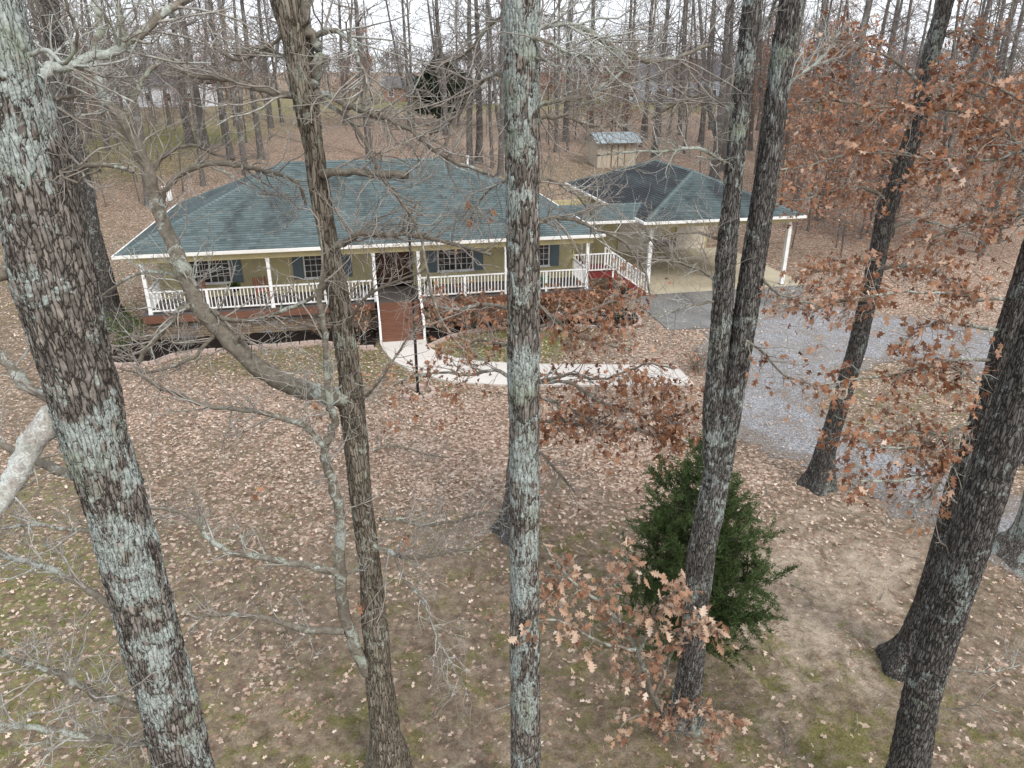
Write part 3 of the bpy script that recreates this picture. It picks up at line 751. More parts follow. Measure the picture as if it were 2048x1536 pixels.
# porch deck, rim, foundation
deck = empty('porch_deck'); deck.parent = house; deck.location = (0, 0, 0)
pm = {}
for i in range(18):
    b0 = .1 + i * .14
    MB().box(.5 + random.uniform(-.02, .02), 20.8 + random.uniform(-.02, .02), b0, b0 + .133, DZ - .035, DZ - random.uniform(0, .003)).build('plank', 'deck_grey', deck)
for x0, x1 in ((.52, 10.4), (12.55, 20.75)):
    MB().box(x0, x1, .1, .15, DZ - .36, DZ - .04).build('rim_board', 'wood_brown', deck)
MB().box(.52, .57, .16, WB, DZ - .36, DZ - .04).build('rim_board', 'wood_brown', deck)
MB().box(20.7, 20.75, .16, WB, DZ - .36, DZ - .04).build('rim_board', 'wood_brown', deck)
fnd = empty('foundation'); fnd.parent = house
mb = MB(); mb.box(.62, 10.4, .49, .69, -.1, DZ - .37); mb.box(12.55, 20.65, .49, .69, -.1, DZ - .37); mb.box(.62, .82, .70, DEP - .6, -.1, DZ - .37); mb.box(20.45, 20.65, .70, DEP - .6, -.1, DZ - .37)
mb.build('footing_wall', 'mortar', fnd)
g = np.random.default_rng(8)
def stone_box(L, H, D, t):
    mb = MB(); b = .012; X, Z = L / 2, H / 2
    mb.v = [(-X, D, -Z), (X, D, -Z), (X, D, Z), (-X, D, Z), (-X, .012, -Z), (X, .012, -Z), (X, .012, Z), (-X, .012, Z),
            (-X + b + g.uniform(0, .015), 0, -Z + b), (X - b - g.uniform(0, .015), 0, -Z + b), (X - b, 0, Z - b), (-X + b, 0, Z - b)]
    mb.f = [[0, 1, 5, 4], [1, 2, 6, 5], [2, 3, 7, 6], [3, 0, 4, 7], [4, 5, 9, 8], [5, 6, 10, 9], [6, 7, 11, 10], [7, 4, 8, 11], [8, 9, 10, 11]]
    mb.t = [t] * 12; return mb
STN = []
for i in range(24):
    me = stone_box(.26 + .022 * (i % 12), .103, .06, float(np.clip(g.normal(.5, .28), 0, 1))).mesh('stone'); me.materials.append(M['stone']); STN.append((.26 + .022 * (i % 12), me))
def stones(a0, a1, b, z0, z1, lim, parent):
    n = 0; z = z0 + .055
    while z < z1:
        a = a0 + g.uniform(-.1, .0)
        while a < a1:
            L, me = STN[g.integers(0, 24)]
            if n < lim: shared('stone', me, parent, (a + L / 2, b - .035 - g.uniform(0, .014), z + g.uniform(-.004, .004)))
            n += 1; a += L + .012
        z += .115
    return n
stones(.62, 10.3, .46, 0, 1.05, 290, fnd)
mb = MB(); z = .055                             # the stretch behind the shrubs: same stone, joined
while z < 1.05:
    a = 12.6
    while a < 20.5:
        L = g.uniform(.26, .5); mb.box(a, min(a + L, 20.6), .42 - g.uniform(0, .014), .49, z - .05, z + .05, float(g.uniform(0, 1))); a += L + .014
    z += .115
mb.build('stone_facing', 'stone', fnd)['kind'] = 'stuff'
# posts and railings
porch = empty('porch_railing'); porch.parent = house
POSTS = [.85, 5.95, 10.48, 12.48, 16.55, 20.5]
for a in POSTS:
    p = MB().box(a - .07, a + .07, .23, .37, DZ - .3 if a in (.85, 20.5) else DZ - .02, 3.70)
    p.box(a - .085, a + .085, .215, .385, DZ + .0, DZ + .1); p.box(a - .085, a + .085, .215, .385, 3.58, 3.699)
    p.build('post', 'white', porch)
BAL = MB().box(-.02, .02, -.02, .02, 0, .80).mesh('baluster'); BAL.materials.append(M['white'])
def rail(parent, p, q, z0, z1, bal=BAL, step=.155, hz=.80):
    p = np.array(p, float); q = np.array(q, float)
    MB().bar((*p, z0 + .98), (*q, z1 + .98), .11, .05).build('top_rail', 'white', parent)
    MB().bar((*p, z0 + .14), (*q, z1 + .14), .06, .06).build('bottom_rail', 'white', parent)
    L = np.linalg.norm(q - p); n = int(L / step)
    for i in range(1, n):
        f = i / n; c = p + (q - p) * f; shared('baluster', bal, parent, (c[0], c[1], z0 + (z1 - z0) * f + .16), (0, 0, math.atan2(q[1] - p[1], q[0] - p[0])))
for x0, x1, mids in ((.92, 5.88, (3.25,)), (6.02, 10.41, (8.3,)), (12.55, 16.48, (14.59,)), (16.62, 20.43, (18.5,))):
    rail(porch, (x0, .3), (x1, .3), DZ, DZ)
    for m in mids: MB().box(m - .055, m + .055, .245, .355, DZ - .05, DZ + .954).build('rail_post', 'white', porch)
rail(porch, (.85, .38), (.85, WB - .04), DZ, DZ); rail(porch, (20.5, .38), (20.5, WB - .04), DZ, DZ)
# front steps
st = empty('front_steps'); st.parent = house; NR = 8; rr, td = DZ / NR, 1.5 / 7
for k in range(7):
    z = DZ - (k + 1) * rr; b = .1 - k * td
    MB().box(10.56, 12.42, b - td - .03, b - .004, z - .04, z).build('tread', 'wood_brown', st)
    MB().box(10.58, 12.40, b - .024, b - .006, z + .001, z + rr - .042).build('riser', 'wood_brown', st)
MB().box(10.58, 12.40, .1 - 7 * td - .02, .1 - 7 * td, .0, rr - .042).build('riser', 'wood_brown', st)
for a in (10.52, 12.46):
    MB().bar((a, .1, DZ - .2), (a, -1.38, .05), .045, .26).build('stringer', 'wood_brown', st)
    MB().box(a - .05, a + .05, -1.45, -1.35, 0, 1.0).build('newel_post', 'white', st)
    MB().bar((a, .28, DZ + .92), (a, -1.4, .98), .07, .06).build('handrail', 'white', st)
    MB().bar((a, .2, DZ + .3), (a, -1.36, .32), .05, .05).build('lower_rail', 'white', st)
# red side landing with its stair down to the carport
ss = empty('side_stairs'); ss.parent = house
for i in range(13): MB().box(20.62, 22.9, 3.2 + i * .14, 3.333 + i * .14, DZ - .04, DZ).build('plank', 'red_stain', ss)
MB().box(20.62, 22.9, 3.15, 3.199, DZ - .3, DZ - .002).build('fascia', 'red_stain', ss)
for a in (20.8, 22.8): MB().box(a - .05, a + .05, 3.22, 3.32, -.05, DZ - .05).build('support_post', 'red_stain', ss)
for b in (3.17, 4.55): MB().bar((22.85, b, DZ - .16), (24.85, b, .05), .05, .28).build('stringer', 'red_stain', ss)
for k in range(7): MB().box(22.92 + k * .27, 23.22 + k * .27, 3.2, 4.52, DZ - (k + 1) * rr - .04, DZ - (k + 1) * rr).build('tread', 'red_stain', ss)
rail(ss, (20.62, 3.17), (22.85, 3.17), DZ, DZ); rail(ss, (22.9, 3.17), (24.8, 3.17), DZ, .12); rail(ss, (22.9, 4.55), (24.8, 4.55), DZ, .12)
for a, z0, z1 in ((22.87, DZ - .3, DZ + 1.0), (24.83, -.05, 1.12)):
    for b in (3.17, 4.55): MB().box(a - .045, a + .045, b - .045, b + .045, z0, z1).build('rail_post', 'white', ss)
MB().box(20.52, 20.57, 3.6, 4.5, DZ, DZ + 2.05).build('side_door', 'red_stain', house)
# roof vent pipe
vp = MB(); vp.lathe([(.055, 0), (.055, .62)], 0, 0, 12); vp.lathe([(.085, .621), (.085, .74), (.05, .76)], 0, 0, 12)
va, vb = 15.9, 7.2
o = vp.build('vent_pipe', 'white', house); o.location = (va, vb, EZ + RISE - (vb - 6.62) * RISE / 6.62 - max(0, va - (LEN - 6.62)) * 0 - .45)

# ------------------------------------------------------------------ garage, carport, breezeway
gar = empty('carport_garage', GE, TH)
tag(gar, 'yellow garage with open carport under a dark stained hip roof', 'garage')
GA0, GA1, GB0, GB1, GZ = -.6, 8.45, -.6, 14.0, 4.0
hip_roof(gar, GA0, GA1, GB0, GB1, GZ, 5.9, ['shingle_part', 'shingle_part', 'shingle_part', 'shingle_stained'], 'b')
gutter(gar, GA0, GA1, GB0, GB1, GZ - .01)
MB().box(GA0 + .02, GA1 - .02, GB0 + .02, GB1 - .02, GZ - .2, GZ - .145).build('soffit', 'siding', gar)
MB().box(-.2, 8.3, -.12, .12, GZ - .45, GZ - .201).build('carport_beam', 'siding', gar)
for a in (0.0, 8.09):
    MB().box(a - .1, a + .1, -.1, .1, .05, GZ - .451).box(a - .13, a + .13, -.13, .13, GZ - .6, GZ - .452).build('post', 'white', gar)
    MB().box(a - .12, a + .12, -.12, .12, .0, .06).build('post_base', 'black_metal', gar)
siding('wall', gar, (.0, 9.5), (8.05, 9.5), .05, GZ - .2, (0, -1)); siding('wall', gar, (0, 9.6), (0, 13.5), .05, GZ - .2, (-1, 0))
siding('wall', gar, (8.05, 9.6), (8.05, 13.5), .05, GZ - .2, (1, 0)); siding('wall', gar, (0, 13.5), (8.05, 13.5), .05, GZ - .2, (0, 1))
for a0, a1 in ((1.75, 3.95), (5.85, 7.75)):
    gd = empty('garage_door'); gd.parent = gar; gd.location = (a0, 9.42, .03)
    W_ = a1 - a0
    for k in range(4):
        p = MB().box(0, W_, 0, .045, k * .56 + .006, k * .56 + .554)
        for j in range(4): p.box(.08 + j * (W_ - .08) / 4, (j + 1) * (W_ - .08) / 4, -.012, -.001, k * .56 + .1, k * .56 + .46)
        p.build('door_panel', 'garage_door', gd)
    MB().box(-.09, -.005, -.03, .05, 0, 2.3).box(W_ + .005, W_ + .09, -.03, .05, 0, 2.3).box(-.09, W_ + .09, -.029, .05, 2.301, 2.39).build('door_trim', 'garage_door', gd)
wn = empty('stone_wainscot'); wn.parent = gar
z = .1
while z < .7:
    a = 4.06
    while a < 5.7:
        L, me = STN[g.integers(0, 24)]
        if a + L < 5.82: shared('stone', me, wn, (a + L / 2, 9.40, z))
        a += L + .012
    z += .115
MB().box(4.05, 5.76, 9.38, 9.47, .7, .75).build('cap_stone', 'mortar', wn)
# breezeway
bz = empty('breezeway'); bz.parent = gar
A0, A1, B0, BR_, Z0, Z1 = -4.55, .9, .5, 2.5, 3.92, 4.42
shingle_slope('shingles', (A0, B0, Z0), (A1, B0, Z0), (A0, BR_, Z1), (A1, BR_, Z1), 'shingle', bz)['kind'] = 'stuff'
shingle_slope('shingles', (A1, 4.5, Z0), (A0, 4.5, Z0), (A1, BR_, Z1), (A0, BR_, Z1), 'shingle', bz)['kind'] = 'stuff'
hip_cap('ridge_cap', (A0, BR_, Z1), (A1, BR_, Z1), 'shingle', bz)
MB().box(-3.85, -.62, B0 - .13, B0 - .005, Z0 - .14, Z0 - .01).build('gutter', 'gutter', bz)
MB().box(-3.9, -.62, B0 + .02, 4.4, Z0 - .12, Z0 - .06).build('ceiling', 'siding', bz)
MB().box(-2.2, -2.08, 5.2, 5.32, .8, Z0 - .13).build('post', 'white', bz); MB().box(-2.23, -2.05, 5.17, 5.35, -.05, .8).build('post_base', 'red_stain', bz)
siding('wall', bz, (-4.6, 9.3), (-.02, 9.3), .05, 3.6, (0, -1))

# ------------------------------------------------------------------ things on the porch
def planter(a, b, label, mat='pot_white', n=240):
    r = empty('planter', hw(a, b, DZ), TH); tag(r, label, 'planter')
    MB().lathe([(.13, 0), (.15, .02), (.19, .36), (.21, .38), (.21, .42), (.18, .42), (.17, .36)], n=18).build('pot', mat, r)
    P = np.repeat([[0, 0, .4]], n, 0) + rng.normal(0, .06, (n, 3)); d = rng.normal(0, 1, (n, 3)); d[:, 2] = np.abs(d[:, 2]) * .9 + .1
    mobj('foliage', leaf_mesh('foliage', P + d * .06, rot_frames(d, rng), rng.uniform(.1, .22, n), rng.uniform(0, 1, n)), 'shrub_green', r)
planter(10.02, .75, 'white pot with green plant left of the porch steps')
planter(12.95, .75, 'white pot with green plant right of the porch steps')
def chair(a, b, rz, label):
    r = empty('porch_chair', hw(a, b, DZ), TH + rz); tag(r, label, 'chair')
    for x in (-.27, .27):
        for y in (-.24, .24): MB().box(x - .025, x + .025, y - .025, y + .025, 0, .42 if y < 0 else 1.0).build('leg', 'chair_red', r)
        MB().box(x - .04, x + .04, -.3, .28, .62, .65).build('armrest', 'chair_red', r)
    MB().box(-.3, .3, -.28, .28, .4, .44).build('seat', 'chair_red', r); MB().box(-.24, .24, -.24, .22, .441, .52).build('cushion', 'cushion', r)
    for k in range(5): MB().box(-.23 + k * .1, -.17 + k * .1, .2, .23, .45, .98).build('back_slat', 'chair_red', r)
chair(5.35, 1.7, .3, 'reddish porch chair beside the second porch post')
chair(2.6, 1.6, -.3, 'reddish porch chair under the window at the far end of the porch')
def grill(a, b):
    r = empty('kettle_planter', hw(a, b, DZ), TH); tag(r, 'black round planter on thin legs below the porch window', 'planter')
    MB().lathe([(.1, .55), (.22, .62), (.27, .74), (.28, .84), (.25, .84), (.2, .7)], n=18).build('bowl', 'black_metal', r)
    for k in range(3):
        t = k * 2.1; MB().bar((.2 * math.cos(t), .2 * math.sin(t), .62), (.3 * math.cos(t), .3 * math.sin(t), 0), .025, .025).build('leg', 'black_metal', r)
    n = 200; d = rng.normal(0, 1, (n, 3)); d[:, 2] = np.abs(d[:, 2]) * .5
    mobj('foliage', leaf_mesh('foliage', np.array([0, 0, .83]) + d * [.08, .08, .05], rot_frames(d, rng), rng.uniform(.08, .16, n), rng.uniform(0, .5, n)), 'shrub_green', r)
grill(4.25, 1.3)
r = empty('plant_pot', hw(18.7, 1.2, DZ), TH); tag(r, 'small green pot on the porch near its right corner post', 'pot')
MB().lathe([(.16, 0), (.22, .4), (.24, .4), (.24, .46), (.2, .46), (.19, .4)], n=18).build('pot', 'pot_green', r)
# flag pole in its ring
pb = ground(836, 787) * [1, 1, 0]
r = empty('flagpole', pb); tag(r, 'tall thin black pole standing in a small block ring on the lawn', 'pole')
MB().lathe([(.055, -.1), (.055, 2.6), (.046, 2.61), (.042, 6.7)], n=12).build('shaft', 'black_metal', r); MB().lathe([(.01, 6.7), (.06, 6.73), (.06, 6.79), (.01, 6.83)], n=12).build('finial', 'black_metal', r)
MB().lathe([(.09, -.05), (.09, .05), (.05, .07)], n=12).build('ground_sleeve', 'black_metal', r)
ringp = np.array([(pb[0] + .62 * math.cos(t), pb[1] + .62 * math.sin(t)) for t in np.linspace(0, 2 * math.pi, 14)])
edging('pole_ring', ringp, 1, 'small ring of pale blocks round the black pole on the lawn', 'garden edging')

# ------------------------------------------------------------------ shed
def build_shed():
    L_, R_ = ground(1194, 336), ground(1267, 332)
    d = R_ - L_; rz = TH; w = 3.9; k = w / np.linalg.norm(d[:2])
    base = L_.copy(); base[2] = gz(base[0] + 1, base[1] + 1) - .1
    W_ = float(np.linalg.norm(d[:2])); D_ = W_ * .8; Hh = W_ * .60
    r = empty('garden_shed', base, rz); tag(r, 'small tan plywood shed with grey metal roof among bare trees', 'shed')
    mb = MB()
    for k in range(8): mb.box(k * W_ / 8 + .01, (k + 1) * W_ / 8 - .01, 0, .06, 0, Hh)
    mb.build('front_wall', 'shed_wall', r)
    for a in (0, W_ - .06):
        m2 = MB(); P = [(a, .07, 0), (a, D_, 0), (a, D_, Hh), (a, D_ / 2, Hh + W_ * .18), (a, .07, Hh)]; b = len(m2.v)
        m2.v = P + [(x + .06, y, z) for x, y, z in P]; m2.f = [[0, 1, 2, 3, 4], [9, 8, 7, 6, 5]] + [[i, (i + 1) % 5, (i + 1) % 5 + 5, i + 5] for i in range(5)]
        m2.build('side_wall', 'shed_wall', r)
    MB().box(0.07, W_ - .07, D_ - .06, D_, 0, Hh).build('back_wall', 'shed_wall', r)
    dx0, dx1 = W_ * .36, W_ * .70
    for i in (0, 1): MB().box(dx0 + i * (dx1 - dx0) / 2 + .02, dx0 + (i + 1) * (dx1 - dx0) / 2 - .02, -.05, -.005, .1, Hh * .86).build('door', 'shed_wall', r)
    for x in (dx0, (dx0 + dx1) / 2, dx1): MB().box(x - .035, x + .035, -.07, -.052, .08, Hh * .88).build('door_trim', 'wood_brown', r)
    e, hr = .35, W_ * .18 + .1
    for s in (0, 1):
        n = 9
        for k in range(n):
            x0, x1 = -e + k * (W_ + 2 * e) / n, -e + (k + 1) * (W_ + 2 * e) / n
            y0, y1 = (-e - .3, D_ / 2) if s == 0 else (D_ + e, D_ / 2)
            z0 = Hh - .02 if s == 0 else Hh - .05; z1 = Hh + hr
            mb = MB().hexa([(x0, y0, z0), (x1 - .03, y0, z0), (x1 - .03, y1, z1), (x0, y1, z1), (x0, y0, z0 + .03), (x1 - .03, y0, z0 + .03), (x1 - .03, y1, z1 + .03), (x0, y1, z1 + .03)])
            mb.hexa([(x1 - .05, y0, z0), (x1, y0, z0), (x1, y1, z1), (x1 - .05, y1, z1), (x1 - .05, y0, z0 + .075), (x1, y0, z0 + .075), (x1, y1, z1 + .075), (x1 - .05, y1, z1 + .075)])
            mb.build('roof_sheet', 'metal_roof', r)
build_shed()
# ------------------------------------------------------------------ far houses and paddock fence
def far_house(u, v, w, d, h, rise, wall, label, gable_front, rz=0.1, Y=None):
    b = ground(u, v) if Y is None else at(u, v, Y); b[2] = gz(b[0], b[1]) - .1
    r = empty('far_house', b, rz); tag(r, label, 'house')
    wm = MB().box(-w / 2, w / 2, 0, d, 0, h)
    if gable_front:
        for y in (0, d - .1):
            k = len(wm.v); P = [(-w / 2, y, h), (w / 2, y, h), (0, y, h + rise)]; wm.v += P + [(x, yy + .1, z) for x, yy, z in P]; wm.f += [[k, k + 1, k + 2], [k + 5, k + 4, k + 3], [k, k + 2, k + 5, k + 3], [k + 1, k + 4, k + 5, k + 2]]
    wm.build('wall', wall, r); e = .4
    for s in (-1, 1):
        if gable_front: P = [(s * (w / 2 + e), -e, h - .25), (s * (w / 2 + e), d + e, h - .25), (0, d + e, h + rise), (0, -e, h + rise)]
        else:
            y0 = -e if s < 0 else d + e; P = [(-w / 2 - e, y0, h - .2), (w / 2 + e, y0, h - .2), (w / 2 + e, d / 2, h + rise), (-w / 2 - e, d / 2, h + rise)]
        MB().hexa(P + [(x, y, z + .18) for x, y, z in P]).build('roof', 'far_roof', r)
    for x in np.linspace(-w / 2 + 1.3, w / 2 - 1.3, max(2, int(w / 3))):
        wi = MB().box(x - .55, x + .55, -.06, -.005, .9, 2.3).build('window', 'white', r); MB().box(x - .42, x + .42, -.09, -.062, 1.02, 2.18).build('pane', 'glass', wi)
    if gable_front:
        wi = MB().box(-.5, .5, -.06, -.005, h + .2, h + 1.3).build('window', 'white', r); MB().box(-.38, .38, -.09, -.062, h + .3, h + 1.2).build('pane', 'glass', wi)
far_house(955, 207, 8.5, 9, 3.3, 3.0, 'far_white', 'far white gabled house with dark roof beyond the woods', True)
far_house(300, 214, 17, 8, 3.4, 2.4, 'far_white', 'far long white house beyond the green lawn', False, -.2)
far_house(1345, 204, 18, 9, 4.2, 3.0, 'far_blue', 'far grey blue house behind the dark board fence', False)
far_house(812, 203, 8, 8, 2.6, 1.6, 'far_brick', 'far low brick house left of the dark evergreen', False)
def fence():
    a, b = ground(1290, 212), ground(1660, 214); r = empty('paddock_fence', a, math.atan2(b[1] - a[1], b[0] - a[0])); tag(r, 'dark four board paddock fence at the edge of the far field', 'fence')
    L = float(np.linalg.norm(b[:2] - a[:2])); n = int(L / 2.6); dz = (b[2] - a[2]) / L
    pm_ = MB().box(-.07, .07, -.07, .07, -.3, 1.6).mesh('post'); pm_.materials.append(M['fence_dark'])
    for i in range(n + 1): shared('post', pm_, r, (i * L / n, 0, dz * i * L / n))
    for z in (.3, .7, 1.1, 1.45): MB().bar((0, -.1, z), (L, -.1, z + dz * L), .04, .16).build('board', 'fence_dark', r)
fence()
ub = ground(337, 400); r = empty('utility_box', ub, .4); tag(r, 'small white box standing behind the back corner of the house roof', 'box')
MB().box(-.3, .3, -.2, .2, -.1, 1.0).build('cabinet', 'pot_white', r); MB().box(-.34, .34, -.24, .24, 1.001, 1.05).build('lid', 'gutter', r); MB().box(-.24, .24, -.225, -.202, .1, .9).build('door', 'white', r)
print('buildings ok')

# ================================================================== TREES
def worley(u, v, nu, g):
    """F2-F1 on a grid of jittered cells, periodic in u (u in cells 0..nu)"""
    nv = int(v.max()) + 4; J = g.uniform(.1, .9, (nu, nv, 2))
    iu, iv = np.floor(u).astype(int), np.floor(v).astype(int)
    f1 = np.full(u.shape, 9.); f2 = np.full(u.shape, 9.)
    for du in (-1, 0, 1):
        for dv in (-1, 0, 1):
            cu, cv = iu + du, iv + dv; j = J[cu % nu, cv % nv]
            d = np.hypot(cu + j[..., 0] - u, cv + j[..., 1] - v)
            m = d < f1; f2 = np.where(m, f1, np.minimum(f2, d)); f1 = np.where(m, d, f1)
    return f2 - f1
def vnoise(u, v, nu, g):
    nv = int(v.max()) + 4; G = g.uniform(-1, 1, (nu, nv)); iu, iv = np.floor(u).astype(int), np.floor(v).astype(int)
    a, b = u - iu, v - iv; a = a * a * (3 - 2 * a); b = b * b * (3 - 2 * b)
    g00, g10 = G[iu % nu, iv % nv], G[(iu + 1) % nu, iv % nv]; g01, g11 = G[iu % nu, (iv + 1) % nv], G[(iu + 1) % nu, (iv + 1) % nv]
    return (g00 * (1 - a) + g10 * a) * (1 - b) + (g01 * (1 - a) + g11 * a) * b
def resample(P, r, step):
    d = np.r_[0, np.cumsum(np.linalg.norm(np.diff(P, axis=0), axis=1))]; n = max(6, int(d[-1] / step)); t = np.linspace(0, d[-1], n)
    return np.stack([np.interp(t, d, P[:, i]) for i in range(3)], 1), np.interp(t, d, r), t
def trunk_mesh(name, P, r, seed, K=88, step=.022, amp=.016, plate=(.055, .20), flare=0.0, z0=0.0, bumps=.05):
    """a bark-covered trunk: plates parted by furrows"""
    g = np.random.default_rng(seed); P, r, s = resample(np.asarray(P, float), np.asarray(r, float), step)
    N = len(P); T = np.gradient(P, axis=0); T /= np.linalg.norm(T, axis=1, keepdims=True)
    A = np.cross(T, [0, 1., 0]); A /= np.linalg.norm(A, axis=1, keepdims=True); B = np.cross(T, A)
    th = np.arange(K) * 2 * np.pi / K; U, S = np.meshgrid(th / (2 * np.pi), s)
    circ = 2 * np.pi * np.median(r); nu = max(6, int(circ / plate[0]))
    wob = .9 * vnoise(U * max(4, nu // 2), S / .13, max(4, nu // 2), g) + .35 * vnoise(U * nu, S / .05, nu, g)
    w1 = worley(np.mod(U * nu + wob, nu), S / plate[1] + 1 + .6 * vnoise(U * nu, S / .1, nu, g), nu, g)
    nu2 = nu * 2; w2 = worley(U * nu2, S / (plate[1] * .38) + 1, nu2, g)
    h = np.clip(w1 / .55, 0, 1); h2 = np.clip(w2 / .4, 0, 1)
    ht = h * .78 + h2 * .22
    big = bumps * vnoise(U * 5, S / .6, 5, g) + bumps * .6 * vnoise(U * 8, S / .25, 8, g)
    hgt = P[:, 2] - z0
    rad = r[:, None] * (1 + big) + amp * 1.25 * (ht - .6)
    if flare:
        fl = np.exp(-np.clip(hgt, 0, None) / .45)[:, None] * flare
        rad = rad * (1 + fl * (1 + .35 * np.sin(5 * th[None] + seed) + .2 * np.sin(3 * th[None] + 2 * seed)))
    V = P[:, None] + rad[..., None] * (A[:, None] * np.cos(th)[None, :, None] + B[:, None] * np.sin(th)[None, :, None])
    o = P[0].copy(); o[2] = z0
    idx = np.arange(N * K).reshape(N, K); nx = np.roll(idx, -1, 1); q = np.stack([idx[:-1], nx[:-1], nx[1:], idx[1:]], -1).reshape(-1, 4)
    me = mesh_np(name, V.reshape(-1, 3) - o, q.ravel(), np.arange(len(q)) * 4, np.full(len(q), 4), True)
    fattr(me, 'furrow', np.clip(h * .85 + .15 * h2 + .12 * vnoise(U * 6, S / .5, 6, g), 0, 1).ravel())
    return me, o
def stem_points(px, Y, lean=0.0, z_low=0.0, z_top=17.0, up=True, down=True):
    """traced (u, v, width) of a stem standing at distance Y -> 3D points and radii, carried on to the ground and above the frame"""
    P, r = [], []
    for u, v, w in px:
        p = at(u, v, Y); P.append(p); r.append(w * depth(p) / F / 2)
    P = np.array(P); r = np.array(r); i = np.argsort(P[:, 2]); P, r = P[i], r[i]
    if down and P[0, 2] > z_low + .05:
        d = (P[min(3, len(P) - 1)] - P[0]); d = d / d[2]
        P = np.vstack([P[0] + d * (z_low - .15 - P[0, 2]), P]); r = np.r_[r[0] * 1.12, r]
    elif down: P[0, 2] = z_low - .15
    if up and P[-1, 2] < z_top:
        d = (P[-1] - P[-4 if len(P) > 3 else 0]); d = d / max(d[2], .2)
        P = np.vstack([P, P[-1] + d * (z_top - P[-1, 2])]); r = np.r_[r, r[-1] * .55]
    return P, r
class Tree:
    def __init__(s, name, label, base, bmat='branch', tmat='twig', group=None):
        s.root = empty(name, base); tag(s.root, label, 'tree', group); s.o = np.array(base, float)
        s.B = Tubes(); s.T = Tubes(); s.LP, s.LX, s.LS, s.LT = [], [], [], []; s.bmat, s.tmat = bmat, tmat
    def trunk(s, P, r, seed, mat, name='trunk', **kw):
        me, o = trunk_mesh(name, P, r, seed, z0=s.o[2], **kw)
        ob = mobj(name, me, mat, s.root); ob.location = tuple(o - s.o); return ob
    def limb(s, px, Y0, Y1, w0, w1, twigs=10, tl=.6, lev=1, leaf=0, lsize=.13, up=.05, sides=9, droop=0.0, kids=(2, 4), mat=None):
        """a limb traced through photo pixels, reaching from distance Y0 to Y1, with side twigs and leaves"""
        n = len(px); P = np.array([at(u, v, Y0 + (Y1 - Y0) * i / max(1, n - 1)) for i, (u, v) in enumerate(px)])
        P = smooth_path(P, 4); r = np.linspace(w0, w1, len(P)) * np.array([depth(p) for p in P]) / F / 2
        P[1:-1] += rng.normal(0, .012, (len(P) - 2, 3)) * min(1, .3 + r.max() * 10)
        BT, TT = Tubes(), Tubes(); BT.add(P, r * (1 + rng.normal(0, .05, len(P))), sides)
        tips = []
        L = np.linalg.norm(np.diff(P, axis=0), axis=1).sum()
        for k in range(int(twigs * 1.25)):
            f = rng.uniform(.1, 1.0); i = min(int(f * (len(P) - 1)), len(P) - 2); ax = unit(P[i + 1] - P[i]); side = unit(np.cross(ax, rng.normal(0, 1, 3)))
            d = unit(ax * rng.uniform(.3, 1) + side * rng.uniform(.5, 1) + np.array([0, 0, up]))
            grow(TT, P[i], d, tl * rng.uniform(.5, 1.4), min(max(.0055, r[i] * .45), .014), lev, tips, rng, up - droop, .45, 6, kids)
        ob = BT.build('branch', mat or s.bmat, s.root, s.o)
        if TT.g: TT.build('twigs', s.tmat, ob, s.o)['kind'] = 'stuff'
        if leaf: s.leaves(tips + [(P[i], unit(P[i] - P[i - 1])) for i in range(len(P) // 2, len(P))], leaf, lsize)
        return P
    def leaves(s, tips, n, size, spread=.10):
        k = len(tips); ii = rng.integers(0, k, n)
        p = np.array([t[0] for t in tips])[ii]; d = np.array([t[1] for t in tips])[ii]
        p = p - d * rng.uniform(0, .25, (n, 1)) + rng.normal(0, spread * .45, (n, 3))
        dd = d * .6 + rng.normal(0, .7, (n, 3)) + np.array([0, 0, -.55])
        s.LP.append(p); s.LX.append(rot_frames(dd, rng)); s.LS.append(size * rng.uniform(.65, 1.25, n)); s.LT.append(np.clip(rng.beta(1.35, 1.7, n), 0, 1))
    def cloud(s, u, v, ru, rv, Y, dY, n, size):
        """leafy spray round a photo pixel at a distance"""
        tips = []
        m = max(2, n // 10)
        for _ in range(m):
            a = rng.uniform(0, 6.28); q = rng.uniform(0, 1) ** .6
            p = at(u + ru * q * math.cos(a), v + rv * q * math.sin(a), Y + rng.uniform(-dY, dY))
            d = unit(rng.normal(0, 1, 3) * [1, .6, .35]); grow(s.T, p - d * .3, d, rng.uniform(.3, .7), .006, 1, tips, rng, -.03, .4, 5, (1, 3), 3)
        s.leaves(tips, n, size)
    def finish(s, leafmat='leaf_brown', single=0, oak=None):
        if s.B.g: s.B.build('crown', s.bmat, s.root, s.o)['kind'] = 'stuff'
        if s.T.g: s.T.build('twigs', s.tmat, s.root, s.o)['kind'] = 'stuff'
        if s.LP:
            P = np.concatenate(s.LP); X = np.concatenate(s.LX); S = np.concatenate(s.LS); T = np.concatenate(s.LT)
            if single:                        # the leaves that show largest are objects of their own
                big = np.argsort(-S / (P[:, 1] * CP - (P[:, 2] - CAMH) * SP))[:single]
                for i in big:
                    m = np.eye(4); m[:3, :3] = (X[i] * S[i]).T; m[:3, 3] = P[i] - s.o
                    o = bpy.data.objects.new('leaf', oak[int(T[i] * (len(oak) - 1) + .5)]); link(o, s.root); o.matrix_local = Matrix(m.tolist())
                keep = np.ones(len(P), bool); keep[big] = False; P, X, S, T = P[keep], X[keep], S[keep], T[keep]
            o = mobj('foliage', leaf_mesh('foliage', P - s.o, X, S, T), leafmat, s.root); o['kind'] = 'stuff'
